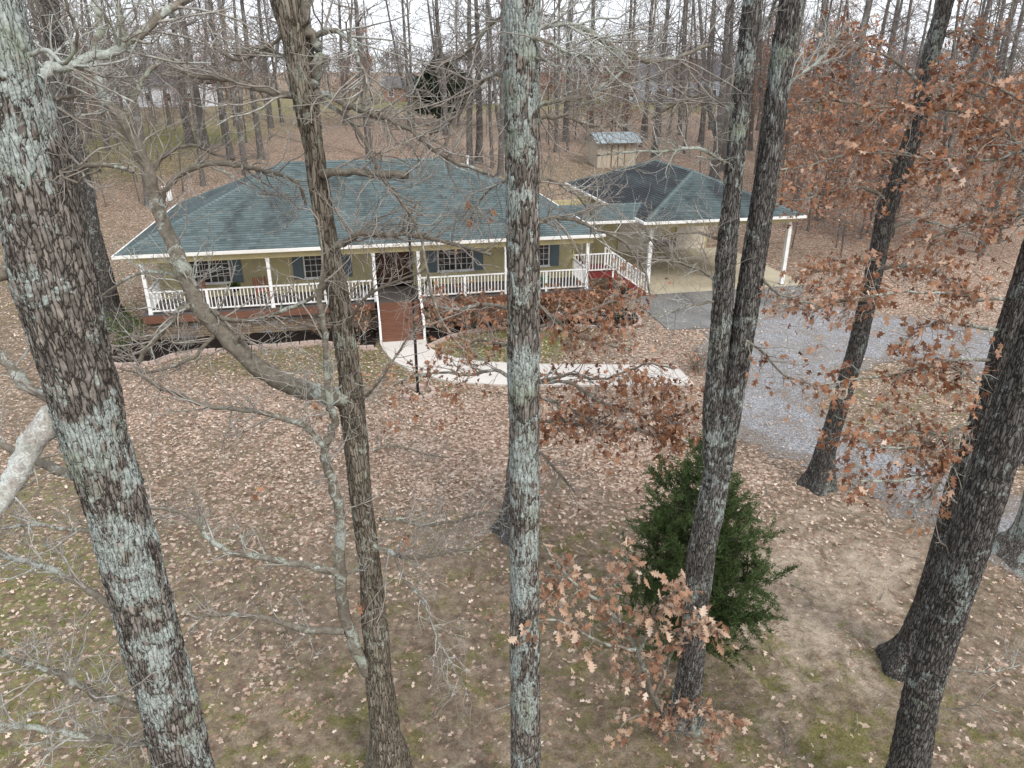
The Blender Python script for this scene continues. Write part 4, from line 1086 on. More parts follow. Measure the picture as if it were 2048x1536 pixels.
def oak_leaf_mesh(t, g):
    """one lobed oak leaf with a folded, curled blade"""
    V, Fc = [], []; cu, fo, tw = g.normal(.1, .3), g.uniform(.1, .6), g.normal(0, .4)
    for x, w in LEAF_OAK_H:
        zc = cu * x * x; e = w * .95
        V += [(x, e, zc + fo * w + tw * x * w), (x, 0, zc), (x, -e * g.uniform(.8, 1.1), zc + fo * w - tw * x * w)]
    n = len(LEAF_OAK_H)
    for i in range(n - 1):
        a, b = 3 * i, 3 * i + 3; Fc += [[a, a + 1, b + 1, b], [a + 1, a + 2, b + 2, b + 1]]
    me = bpy.data.meshes.new('leaf'); me.from_pydata(V, [], Fc); fattr(me, 'tint', [t] * len(V)); me.update(); me.materials.append(M['leaf_tan']); return me
gl = np.random.default_rng(4)
OAK = [oak_leaf_mesh(t, gl) for t in np.linspace(.05, 1, 14)]

# ---- the big leaning lichen-covered trunk at the left edge
Y1_ = 6.5
px = [(-30,0,126),(14,150,128),(60,300,132),(92,450,146),(108,560,150),(150,720,134),(180,840,124),(229,1000,114),(268,1150,110),(308,1300,108),(340,1420,106),(367,1536,107)]
P, r = stem_points(px, Y1_); b1 = P[0] * [1, 1, 0]
t = Tree('oak_tree', 'thick oak trunk crusted with pale green lichen and one pale thick limb low down', b1)
t.trunk(P, r, 21, 'bark_lichen', K=104, step=.020, amp=.022, plate=(.050, .34), flare=.3)
t.limb([(178,792),(140,806),(105,832),(65,890),(30,960),(0,1002),(-60,1080)], 6.72, 5.85, 60, 34, 4, .5, 1, mat='limb_pale')
t.limb([(75,160),(102,140),(171,120),(256,85),(318,31),(372,0),(430,-40)], 6.5, 7.6, 24, 13, 22, .7, 2, kids=(2, 3))
t.limb([(60,110),(95,100),(125,128),(150,100),(152,60),(135,20),(120,-30)], 6.3, 5.8, 9, 5, 8, .4, 1)
t.limb([(115,800),(60,780),(20,730),(-20,700)], 6.5, 7.0, 22, 16, 8, .6, 1)
t.limb([(165,955),(120,942),(80,925),(40,905),(-20,880)], 6.5, 7.2, 22, 12, 8, .5, 1)
t.limb([(190,1062),(130,1058),(60,1050),(-20,1058)], 6.5, 7.0, 9, 6, 10, .6, 2, kids=(2, 3))
t.limb([(250,1228),(200,1195),(160,1168),(80,1130),(0,1108),(-40,1090)], 6.5, 7.2, 15, 10, 12, .6, 2, kids=(2, 3))
t.limb([(305,1418),(240,1405),(190,1390),(120,1348),(60,1330),(0,1300)], 6.5, 5.6, 20, 10, 22, .6, 2, kids=(2, 4))
t.limb([(310,1490),(240,1483),(150,1470),(70,1455),(-20,1450)], 6.5, 5.8, 16, 9, 22, .55, 2, kids=(2, 4))
t.limb([(150,330),(120,345),(150,365),(170,352),(200,340)], 6.4, 6.0, 6, 4, 6, .35, 1)
t.limb([(130,352),(175,330),(240,335),(268,345)], 6.5, 6.2, 14, 5, 7, .4, 1)
t.limb([(20,545),(0,550),(-40,560)], 6.4, 6.2, 30, 26, 0)
t.limb([(30,180),(90,200),(150,190),(190,200),(240,160)], 6.5, 7.5, 10, 5, 18, .6, 2, kids=(2, 3))
t.finish()

# ---- second tree: tan trunk with the long sweeping limb
Y2 = 9.05
px = [(562,-60,66),(575,0,70),(596,90,60),(607,180,52),(628,300,38),(646,420,40),(662,500,37),(683,640,46),(700,750,45),(703,815,50),(722,1000,46),(742,1150,46),(758,1350,50),(770,1450,60),(776,1545,76)]
P, r = stem_points(px, Y2); b2 = P[0] * [1, 1, 0]
t = Tree('maple_tree', 'tan barked tree whose long limb sweeps up in front of the porch', b2)
t.trunk(P, r, 33, 'bark_tan', K=72, step=.026, amp=.011, plate=(.045, .30), flare=.35, bumps=.10)
K2 = dict(lev=2, kids=(2, 3))
t.limb([(710,800),(680,792),(650,790),(590,775),(520,735),(470,690),(430,650),(395,608),(375,560),(345,490),(325,440),(312,408)], 9.0, 9.8, 42, 26, 22, .7, **K2)
t.limb([(312,408),(300,345),(270,285),(248,240),(215,205),(195,150),(188,110),(200,60),(190,0),(205,-40)], 9.8, 10.2, 26, 12, 26, .8, **K2)
t.limb([(318,410),(335,375),(360,350),(410,328),(470,330),(520,342),(565,352),(600,372),(612,410)], 9.8, 10.2, 13, 6, 20, .7, **K2)
t.limb([(248,240),(275,180),(300,140),(330,120),(365,125),(340,160),(300,195),(262,228)][:5], 10.1, 10.6, 12, 5, 14, .7, **K2)
t.limb([(300,345),(330,310),(360,295),(390,290),(420,305),(470,320)], 9.9, 10.6, 9, 4, 12, .6, **K2)
t.limb([(395,608),(360,622),(330,655),(300,690),(275,730)], 9.5, 9.2, 16, 8, 14, .6, **K2)
t.limb([(380,575),(340,548),(290,545),(245,562),(200,595)], 9.6, 10.0, 8, 4, 12, .6, **K2)
t.limb([(440,662),(410,690),(385,715),(340,735),(290,745),(240,738)], 9.4, 9.0, 9, 4, 14, .6, **K2)
t.limb([(470,690),(478,672),(492,678)], 9.3, 9.2, 14, 8, 3, .4, 1)
t.limb([(415,645),(420,620),(460,640),(530,635),(590,612),(640,585),(662,560)], 9.5, 9.2, 10, 7, 12, .6, **K2)
t.limb([(735,1345),(703,1274),(685,1207),(680,1145),(680,1073),(678,1020),(658,939),(649,895),(663,868),(667,831),(659,796),(653,718),(648,651),(640,590),(650,545)], 9.0, 8.5, 26, 10, 26, .7, **K2)
t.limb([(650,893),(612,854),(573,839),(519,825),(464,817),(409,811),(362,792),(308,770),(270,740)], 8.7, 9.0, 14, 6, 22, .7, **K2)
t.limb([(679,1147),(603,1129),(514,1113),(473,1109),(420,1078),(393,1046),(357,1024),(295,1015)], 8.8, 9.4, 15, 6, 18, .7, **K2)
t.limb([(690,1262),(603,1259),(536,1238),(482,1230),(424,1230),(366,1243)], 8.9, 9.3, 15, 5, 14, .7, **K2)
t.limb([(640,345),(653,348),(674,342),(718,342),(763,349),(816,349)], 9.0, 8.5, 17, 15, 5, .5, 1)
t.limb([(672,490),(700,480),(724,469),(775,468),(820,469),(880,481),(925,492),(984,510)], 9.0, 8.3, 14, 7, 22, .7, **K2)
t.limb([(625,191),(547,186),(496,169),(444,157),(393,152),(349,137)], 9.0, 9.6, 15, 9, 18, .8, **K2)
t.limb([(632,185),(666,191),(694,212),(739,226),(780,239),(821,260),(855,290),(889,314),(940,335),(990,352)], 9.0, 8.2, 14, 7, 26, .8, **K2)
t.limb([(640,200),(700,240),(740,300),(760,350),(800,400),(830,450),(850,510),(862,580),(880,640)], 9.0, 8.0, 9, 5, 24, .7, **K2)
t.limb([(619,178),(629,161),(636,120),(629,79),(612,55),(612,0),(606,-60)], 9.0, 9.0, 24, 20, 6, .7, **K2)
t.limb([(632,72),(666,60),(700,79),(708,105),(730,150),(728,210)], 9.0, 8.4, 12, 6, 18, .8, **K2)
t.limb([(600,120),(560,110),(520,95),(470,110),(430,95)], 9.0, 9.6, 9, 5, 14, .7, **K2)
t.limb([(590,50),(540,90),(480,120),(440,105)], 9.0, 9.4, 8, 4, 14, .7, **K2)
t.limb([(735,1085),(790,1108),(810,1115),(860,1112),(920,1100),(970,1090)], 9.0, 8.6, 10, 5, 18, .8, **K2)
t.limb([(760,1040),(790,1038),(840,1050),(900,1045),(950,1030),(1000,1020)], 9.0, 9.6, 9, 4, 16, .7, **K2)
t.limb([(790,1110),(810,1160),(850,1210),(880,1290),(910,1340),(940,1400)], 8.8, 8.2, 7, 3, 22, .6, droop=.12, **K2)
t.limb([(745,900),(790,890),(840,905),(900,915)], 9.0, 9.4, 6, 3, 10, .5, **K2)
t.limb([(690,650),(720,610),(750,580),(800,560),(850,540)], 9.0, 8.4, 8, 4, 18, .6, **K2)
for u_, v_, Y_, n_ in ((810,1092,8.75,5),(722,1215,8.8,6),(512,1000,9.3,4),(808,1100,8.8,3),(632,830,8.8,8),(940,445,8.6,4),(985,440,8.4,4)):
    t.leaves([(at(u_, v_, Y_), np.array([0, 0, -1.]))], n_, .13, .05)
t.limb([(716,810),(735,790),(760,760),(800,700),(830,650)], 9.0, 8.4, 7, 3, 14, .6, **K2)
t.finish()

# ---- the straight trunk in the middle
Y3 = 8.3
px = [(1041,-40,70),(1042,0,72),(1044,140,72),(1046,420,67),(1047,600,66),(1046,770,66),(1048,850,60),(1049,1100,58),(1050,1300,58),(1051,1536,59)]
P, r = stem_points(px, Y3); b3 = P[0] * [1, 1, 0]
t = Tree('oak_tree', 'straight lichen spotted oak trunk standing alone in front of the front walk', b3)
t.trunk(P, r, 45, 'bark_lichen', K=80, step=.022, amp=.016, plate=(.036, .28), flare=.3)
K3 = dict(lev=2, kids=(2, 3))
t.limb([(1070,58),(1084,55),(1128,46),(1173,58),(1204,82),(1248,106),(1289,123),(1350,114),(1420,90)], 8.3, 9.4, 13, 7, 24, .9, **K3)
t.limb([(1060,80),(1069,77),(1105,87),(1142,108),(1170,113),(1210,150)], 8.2, 8.0, 9, 4, 16, .7, **K3)
t.limb([(1065,210),(1081,208),(1111,202),(1156,195),(1197,178),(1238,150),(1265,113),(1280,80)], 8.3, 9.0, 10, 5, 24, .8, **K3)
t.limb([(1066,236),(1084,234),(1125,234),(1163,243),(1210,253),(1250,245)], 8.3, 8.8, 9, 4, 18, .7, **K3)
t.limb([(1024,150),(1004,150),(981,150),(958,171),(934,198),(920,226),(889,253),(860,270)], 8.3, 8.9, 11, 5, 18, .8, **K3)
t.limb([(1022,36),(1002,36),(975,55),(947,92),(920,115),(890,120)], 8.3, 8.9, 9, 5, 16, .8, **K3)
t.limb([(1068,446),(1083,444),(1104,436),(1143,439),(1179,453),(1224,471),(1250,486),(1290,540),(1300,590)], 8.3, 8.8, 10, 4, 24, .7, **K3)
t.limb([(1066,363),(1080,363),(1098,358),(1134,378),(1164,402),(1190,440)], 8.3, 8.9, 8, 4, 16, .6, **K3)
t.limb([(1030,356),(1010,360),(985,375),(962,400),(940,440)], 8.3, 8.8, 6, 3, 12, .6, **K3)
t.limb([(1066,115),(1090,120),(1120,140),(1150,165)], 8.2, 7.9, 7, 3, 10, .5, **K3)
t.finish()

# ---- oak half hidden behind it, brown leaves still on
Y3b = 16.4
px = [(1047,-40,40),(1046,300,40),(1044,700,40),(1038,900,42),(1032,1000,44),(1028,1058,56)]
P, r = stem_points(px, Y3b)
t = Tree('oak_tree', 'oak holding brown leaves, its base just behind the straight middle trunk', P[0] * [1, 1, 0])
t.trunk(P, r, 52, 'bark_oak', K=48, step=.06, amp=.014, flare=.7)
KL = dict(lev=1, kids=(2, 4), droop=.08)
for px_, Ya, Yb, n in (([(1050,770),(1082,762),(1140,748),(1170,755),(1214,757),(1275,733),(1304,728),(1350,738)],16,14.5,420),([(1050,768),(1096,765),(1138,765),(1189,796),(1231,818),(1272,826),(1297,848),(1377,887)],16,14,700),
    ([(1060,600),(1089,620),(1121,647),(1145,667),(1184,682),(1220,690),(1260,700)],16.4,15.5,520),([(1030,760),(990,740),(940,750),(880,745),(820,755),(790,770)],16,15,620),
    ([(1030,690),(1000,690),(960,680),(920,700)],16.4,16.8,220),([(1060,660),(1120,640),(1180,620),(1230,600),(1260,590)],16.4,18,420),([(1060,850),(1110,840),(1170,850),(1220,830)],16,15,420),
    ([(1060,800),(1100,800),(1160,830),(1250,860),(1320,840),(1385,820)],16,14.5,620),([(1060,900),(1080,905),(1130,960),(1150,985)],16,15.5,30),([(1035,620),(980,610),(900,620),(850,600)],16.4,17.5,260)):
    t.limb(px_, Ya, Yb, 8, 3, 20, .95, leaf=int(n * .5), lsize=.155, **KL)
t.cloud(1310,770,70,40,14.6,.8,150,.16); t.cloud(1250,640,60,60,15.5,.8,150,.16); t.cloud(1340,860,50,40,14.5,.6,240,.17); t.cloud(1110,830,60,40,15.5,.6,220,.17)
t.finish()

# ---- twin-stemmed oak by the cedar
Y4 = 10.2
px = [(1603,-60,44),(1583,0,46),(1560,150,46),(1534,350,45),(1507,525,48),(1481,700,47),(1450,860,52),(1424,1000,54),(1404,1100,54),(1392,1200,52),(1380,1350,48),(1372,1440,62)]
P, r = stem_points(px, Y4)
t = Tree('oak_tree', 'twin stemmed oak forking beside the small green cedar', P[0] * [1, 1, 0])
t.trunk(P, r, 61, 'bark_oak', K=76, step=.026, amp=.016, plate=(.034, .30), flare=.34)
px = [(1520,-60,38),(1505,0,38),(1488,150,38),(1467,350,37),(1452,525,41),(1437,700,41),(1426,820,40),(1424,930,34)]
P, r = stem_points(px, Y4 - .04, down=False)
t.trunk(P, r, 67, 'bark_oak', 'side_stem', K=68, step=.026, amp=.015, plate=(.034, .30))
t.limb([(1455,330),(1442,320),(1409,300),(1364,297),(1334,302),(1260,305),(1194,311)], 10.2, 9.6, 9, 4, 18, .7, **K3)
t.limb([(1440,603),(1424,603),(1380,612),(1340,625),(1310,640)], 10.2, 9.8, 6, 3, 14, .7, **K3)
t.limb([(1480,684),(1498,684),(1526,705),(1553,736),(1580,756),(1621,767)], 10.1, 9.8, 7, 3, 16, .5, leaf=50, lsize=.12, lev=1, droop=.05)
t.limb([(1520,550),(1545,580),(1590,600),(1640,612)], 10.1, 9.8, 6, 3, 12, .5, leaf=60, lsize=.12, lev=1, droop=.05)
t.limb([(1430,560),(1400,540),(1350,520),(1310,490),(1290,460)], 10.2, 9.6, 6, 3, 18, .7, **K3)
t.limb([(1495,100),(1520,70),(1545,20),(1560,-30)], 10.2, 10.6, 8, 5, 8, .6, **K3)
t.limb([(1440,480),(1400,465),(1340,470),(1290,485)], 10.2, 9.8, 6, 3, 16, .6, **K3)
t.limb([(1470,240),(1440,200),(1400,190),(1350,210),(1300,240)], 10.2, 11, 8, 4, 18, .8, **K3)
t.limb([(1560,180),(1600,150),(1640,120),(1680,60)], 10.2, 10.6, 8, 4, 12, .7, **K3)
t.finish()

# ---- low leafy branch reaching across to the cedar (sapling oak with tan leaves)
Ys = 8.9
base = ground(1330, 1470) * [1, 1, 0]
t = Tree('oak_sapling', 'low oak sapling with curled tan leaves in front of the green cedar', base, 'branch', 'branch')
KS = dict(lev=1, kids=(2, 3), droop=.04)
t.limb([(1332,1475),(1322,1430),(1300,1370),(1270,1300),(1235,1240),(1180,1190),(1120,1140),(1085,1085)], 9.7, 8.9, 14, 4, 16, .45, leaf=272, lsize=.165, **KS)
t.limb([(1310,1390),(1335,1330),(1350,1280),(1380,1250),(1420,1255),(1450,1275)], 9.3, 8.4, 7, 3, 14, .35, leaf=128, lsize=.165, **KS)
t.limb([(1275,1310),(1300,1260),(1310,1220),(1340,1190),(1370,1180)], 9.2, 8.6, 7, 3, 12, .35, leaf=120, lsize=.165, **KS)
t.limb([(1325,1440),(1350,1430),(1390,1420),(1430,1430),(1460,1450)], 9.5, 8.8, 6, 3, 10, .3, leaf=112, lsize=.165, **KS)
t.limb([(1270,1300),(1220,1290),(1180,1275),(1130,1245),(1090,1240),(1045,1250)], 9.0, 8.1, 7, 3, 12, .35, leaf=112, lsize=.165, **KS)
t.limb([(1325,1450),(1290,1430),(1255,1440),(1240,1460)], 9.5, 9.0, 5, 3, 6, .3, leaf=38, lsize=.165, **KS)
t.limb([(1240,1245),(1235,1200),(1250,1160),(1270,1120)], 9.1, 8.9, 6, 3, 8, .3, leaf=72, lsize=.165, **KS)
t.limb([(1330,1460),(1370,1465),(1400,1480),(1450,1500)], 9.6, 9.0, 5, 3, 6, .3, leaf=41, lsize=.165, **KS)
t.limb([(1130,1150),(1110,1180),(1090,1200),(1070,1215)], 8.9, 8.5, 5, 3, 6, .3, leaf=48, lsize=.165, **KS)
t.finish('leaf_tan', single=290, oak=OAK)

# ---- leaning oak by the drive
Y5 = 18.7
px = [(1915,-50,32),(1892,0,32),(1864,100,34),(1835,250,33),(1773,420,38),(1747,550,33),(1713,700,35),(1667,850,34),(1652,900,38),(1638,966,46)]
P, r = stem_points(px, Y5)
t = Tree('oak_tree', 'leaning oak with two pale pruning scars standing inside the gravel loop', P[0] * [1, 1, 0])
t.trunk(P, r, 71, 'bark_dark', K=60, step=.05, amp=.016, plate=(.045, .3), flare=.6)
for u, v, w in ((1668, 788, .16), (1686, 786, .20)):
    p = at(u, v, Y5 - .235); s_ = MB(); k = 18
    for i in range(k):
        a = 2 * math.pi * i / k; q = 2 * math.pi * (i + 1) / k
        for y, ro, ri in ((0, 1, .55),):
            s_.hexa([(w * ri * .7 * math.cos(a), .05, w * ri * math.sin(a)), (w * ro * .7 * math.cos(a), .05, w * ro * math.sin(a)), (w * ro * .7 * math.cos(q), .05, w * ro * math.sin(q)), (w * ri * .7 * math.cos(q), .05, w * ri * math.sin(q)),
                     (w * ri * .7 * math.cos(a), -.02, w * ri * math.sin(a)), (w * ro * .7 * math.cos(a), .0, w * ro * math.sin(a)), (w * ro * .7 * math.cos(q), .0, w * ro * math.sin(q)), (w * ri * .7 * math.cos(q), -.02, w * ri * math.sin(q))])
    o = s_.build('pruning_scar', 'shed_wall', t.root); o.location = tuple(p - t.o)
for px_, Ya, Yb, n in (([(1780,400),(1740,380),(1690,375),(1640,390),(1600,400)],18.7,18,520),([(1790,360),(1830,340),(1880,345),(1920,360)],18.7,18.5,420),([(1760,520),(1720,520),(1660,540),(1600,545)],18.7,17.6,620),
    ([(1750,540),(1800,530),(1850,540),(1900,560)],18.7,18.2,520),([(1830,260),(1780,230),(1720,210),(1660,200),(1600,205)],18.7,17.8,720),([(1850,180),(1800,130),(1740,100),(1680,95),(1620,100)],18.7,17.8,620),
    ([(1850,180),(1900,170),(1950,190),(1990,200)],18.7,18.2,420),([(1800,330),(1750,300),(1690,310),(1620,330),(1560,340)],18.7,17.6,620),([(1735,600),(1690,600),(1620,620),(1560,610)],18.7,18,420),
    ([(1770,460),(1830,440),(1880,450),(1950,470)],18.7,19,420),([(1870,80),(1920,60),(1980,80)],18.7,18.4,300)):
    t.limb(px_, Ya, Yb, 8, 3, 24, .7, leaf=int(n * .5), lsize=.155, **KL)
t.finish()

# ---- pair of large trunks at the right
Y6 = 11.6
px = [(2150,250,44),(2100,400,46),(2052,560,50),(2015,680,50),(1985,790,52),(1948,900,54),(1918,1000,58),(1892,1100,56),(1862,1200,56),(1836,1280,64),(1812,1330,84)]
P, r = stem_points(px, Y6)
t = Tree('oak_tree', 'dark oak with brown leafy side boughs right of the leaning oak', P[0] * [1, 1, 0])
t.trunk(P, r, 81, 'bark_dark', K=76, step=.028, amp=.017, plate=(.036, .30), flare=.34)
for px_, Ya, Yb, n in (([(1997,660),(1929,650),(1878,643),(1840,660),(1800,690)],11.6,11,110),([(2008,599),(1946,596),(1922,590),(1860,585),(1775,587),(1700,600)],11.6,10.8,240),([(1960,770),(1929,749),(1895,732),(1850,735),(1800,740)],11.6,11,150),
    ([(1943,845),(1895,862),(1843,866),(1782,862),(1724,864),(1690,870)],11.6,10.6,190),([(1919,898),(1878,891),(1843,891),(1809,896),(1758,893),(1707,879)],11.6,10.8,160),([(1895,917),(1861,948),(1792,961),(1724,961),(1690,955)],11.6,10.4,190),
    ([(2110,320),(2048,297),(1997,318),(1915,321),(1861,318),(1792,308),(1717,304)],11.6,12.2,230),([(2100,340),(2048,300),(2020,270),(1990,250),(1960,230),(1900,220),(1830,215),(1740,216)],11.6,12.4,280),([(1985,720),(1900,720),(1830,745),(1700,760),(1640,770)],11.6,11,170),
    ([(2090,420),(2030,430),(1960,440),(1880,470),(1800,490)],11.6,12.5,240),([(2120,250),(2040,200),(1960,160),(1880,150)],11.6,12.6,240),([(1900,900),(1880,960),(1850,1000),(1800,1005)],11.6,10.6,60)):
    t.limb(px_, Ya, Yb, 7, 3, 22, .55, leaf=n, lsize=.15, **KL)
t.finish()
Y7 = 8.2
px = [(2140,480,76),(2085,640,74),(2050,740,74),(2012,850,75),(1965,1000,76),(1932,1100,77),(1900,1200,76),(1867,1300,68),(1840,1400,68),(1816,1536,72)]
P, r = stem_points(px, Y7)
t = Tree('oak_tree', 'thick dark furrowed oak trunk crossing in front of its twin', P[0] * [1, 1, 0])
t.trunk(P, r, 87, 'bark_dark', K=84, step=.022, amp=.019, plate=(.036, .30), flare=.3)
t.limb([(1850,1335),(1880,1330),(1920,1340),(1980,1345),(2040,1330)], 8.2, 8.0, 3, 2, 8, .5, 1)
t.limb([(1850,1400),(1900,1420),(1950,1410),(2000,1425)], 8.2, 7.8, 3, 2, 6, .4, 1)
t.limb([(1900,1120),(1890,1090),(1870,1085)], 8.2, 8.1, 3, 2, 2, .3, 0)
t.finish()
# ---- trunks cut by the right edge
for nm, lab, px, Y, mt, sd_ in (('oak_tree', 'oak whose mossy root flare shows beside the gravel past the dark trunks', [(2150,760,60),(2095,960,62),(2066,1060,66),(2052,1110,84)], 15.3, 'bark_lichen', 91),
                             ('oak_tree', 'slim dark oak standing on the gravel edge behind the dark trunks', [(2110,500,26),(2080,700,28),(2055,860,30),(2045,925,38)], 20.2, 'bark_dark', 93),
                             ('oak_tree', 'oak trunk at the porch end beside the mulch bed', [(95,-20,34),(112,100,34),(140,250,32),(172,380,27),(186,460,26),(206,540,32),(221,610,34),(234,652,44)], 33.0, 'bark_dark', 95)):
    P, r = stem_points(px, Y); t = Tree(nm, lab, P[0] * [1, 1, 0]); t.trunk(P, r, sd_, mt, K=44, step=.06, amp=.018, plate=(.06, .22), flare=.7)
    for k in range(16):
        z = rng.uniform(7, 16); i = np.argmin(np.abs(P[:, 2] - z)); a = rng.uniform(0, 6.28); q = np.array([np.interp(z, P[:, 2], P[:, j]) for j in range(3)])
        grow(t.B, q, np.array([math.cos(a), math.sin(a), .5]), rng.uniform(2, 4), .05, 3, [], rng, .05, .4, 6, (3, 5), 5, .004)
    t.finish()
print('front trees ok')

# ================================================================== EVERGREENS AND SHRUBS
def conifer(name, label, base, H, Wd, mat, n_br, per, blade, seed, cat='tree', z_first=.12, cone=False):
    g = np.random.default_rng(seed); root = empty(name, base); tag(root, label, cat)
    T = Tubes(); T.add(np.array([(0, 0, -.1), (.03, .02, H * .5), (0, 0, H * .98)]), [H * .02, H * .012, .004], 8); T.build('trunk', 'branch', root)
    B = Tubes(); P, D, S, Tn = [], [], [], []
    for k in range(n_br):
        f = z_first + (1 - z_first) * (k + g.uniform(0, 1)) / n_br; a = k * 2.4 + g.uniform(-.5, .5)
        prof = min(1.0, (1 - f) / .62) ** .8 * min(1, .55 + f * 2.2)
        if cone: prof = (1 - f) ** .85 + .06
        L = max(.15, Wd / 2 * prof * g.uniform(.72, 1.12)); z = H * f * .93
        d = np.array([math.cos(a), math.sin(a), g.uniform(.35, .75)]); pts = [np.array([0, 0, z])]; m = 6
        for i in range(m):
            d = unit(d + g.normal(0, .12, 3) + [0, 0, .04]); pts.append(pts[-1] + d * L / m)
        pts = np.array(pts); B.add(pts, np.linspace(.012 * H / 4, .003, m + 1), 4)
        ns = max(3, int(L * 9))
        for j in range(ns):                    # side sprays
            t = g.uniform(.15, 1); i = min(int(t * m), m - 1); q = pts[i] + (pts[i + 1] - pts[i]) * (t * m - i)
            sd2 = unit(np.cross(d, g.normal(0, 1, 3))); dd = unit(unit(pts[i + 1] - pts[i]) * .8 + sd2 * .8 + [0, 0, .15]); l2 = L * g.uniform(.12, .32) + .08
            nb = max(4, int(per * l2)); tt = g.uniform(0, 1, nb)[:, None]
            pp = q + dd * l2 * tt; P.append(pp + g.normal(0, .018, (nb, 3))); D.append(dd * .7 + g.normal(0, .55, (nb, 3)) + [0, 0, .12]); S.append(blade * g.uniform(.6, 1.3, nb))
            out = np.linalg.norm(pp[:, :2], axis=1) / (Wd / 2); Tn.append(np.clip(g.normal(.45, .2) + g.normal(0, .13, nb), 0, 1))
    B.build('branches', 'branch', root)
    blade8 = np.array([(0, 0, 0), (.35, .13, .0), (1, 0, .04), (.35, -.13, 0)])
    me = leaf_mesh('crown', np.concatenate(P), rot_frames(np.concatenate(D), g), np.concatenate(S), np.concatenate(Tn), blade8, .2, g)
    o = mobj('crown', me, mat, root); o['kind'] = 'stuff'; print(name, len(me.polygons))
cb = ground(1368, 1322) * [1, 1, 0]
conifer('cedar_tree', 'small bushy green cedar behind the twin stemmed oak', cb, 5.6, 3.5, 'cedar', 150, 230, .07, 7, z_first=.03)
eb = ground(886, 249)
conifer('evergreen_tree', 'dark broad evergreen in the woods behind the house', eb, at(886, 108, eb[1])[2] - eb[2], 150 * depth(eb) / F, 'conifer_dark', 150, 11, .6, 9, z_first=.10, cone=True)

def leaf_shrub(name, label, base, R_, H, n, mat, size, seed, stems=14, group=None, cat='shrub', tint=(2, 2)):
    g = np.random.default_rng(seed); root = empty(name, base); tag(root, label, cat, group)
    T = Tubes(); tips = []
    for k in range(stems):
        a = g.uniform(0, 6.28); q = g.uniform(.1, 1) * R_ / H; d = unit(np.array([q * math.cos(a), q * math.sin(a), 1]))
        grow(T, np.array([.1 * math.cos(a), .1 * math.sin(a), -.05]), d, H * g.uniform(.7, 1.05), .014, 2, tips, g, .04, .35, 6, (2, 4), 4, .003)
    T.build('stems', 'twig' if not n else 'branch', root)
    if n:
        ii = g.integers(0, len(tips), n); p = np.array([t[0] for t in tips])[ii] + g.normal(0, .07, (n, 3)); d = np.array([t[1] for t in tips])[ii] * .4 + g.normal(0, .7, (n, 3)) + [0, 0, -.35]
        p[:, 2] = np.maximum(p[:, 2], .08)
        o = mobj('foliage', leaf_mesh('foliage', p, rot_frames(d, g), size * g.uniform(.6, 1.3, n), g.beta(*tint, n), LEAF8, .3, g), mat, root); o['kind'] = 'stuff'
ORD = ('first', 'second', 'third', 'fourth', 'fifth', 'sixth', 'seventh')
for i, (a, b, R_, H, n) in enumerate(((13.3, -.75, .8, 1.35, 420), (14.6, -.6, .9, 1.6, 560), (15.9, -.7, .9, 1.65, 560), (17.3, -.6, .9, 1.7, 560), (18.7, -.7, .9, 1.6, 520), (20.1, -.6, .9, 1.5, 520), (21.4, .3, .8, 1.3, 420))):
    leaf_shrub('hydrangea_shrub', f'brown leaved hydrangea below the porch rail, {ORD[i]} to the right of the porch steps', hw(a, b), R_, H, n, 'leaf_brown', .16, 100 + i, group='hydrangeas below the porch rail')
leaf_shrub('hydrangea_shrub', 'half bare brown leaved shrub left of the porch steps', hw(9.6, -.5), .7, 1.3, 160, 'leaf_brown', .15, 120)
leaf_shrub('bare_shrub', 'bare twiggy shrub against the porch stone wall', hw(2.3, -.35), .6, 1.25, 0, None, .1, 121, stems=20)
leaf_shrub('bare_shrub', 'bare brown shrub against the stone wall near the tan trunk', hw(8.0, -.3), .5, 1.3, 40, 'leaf_brown', .12, 122, stems=18)
leaf_shrub('evergreen_shrub', 'loose green shrub at the end of the porch by the oak trunk', hw(-.3, -.3), .7, 1.6, 900, 'shrub_green', .11, 123, stems=18)
leaf_shrub('evergreen_shrub', 'low yellow green shrub inside the small block ring', ground(1226, 636) * [1, 1, 0], .45, .9, 700, 'shrub_green', .09, 124, stems=16)
leaf_shrub('bare_shrub', 'low bare bush between the walk end and the gravel', ground(1392, 740) * [1, 1, 0], .9, .9, 60, 'leaf_brown', .12, 125, stems=26)

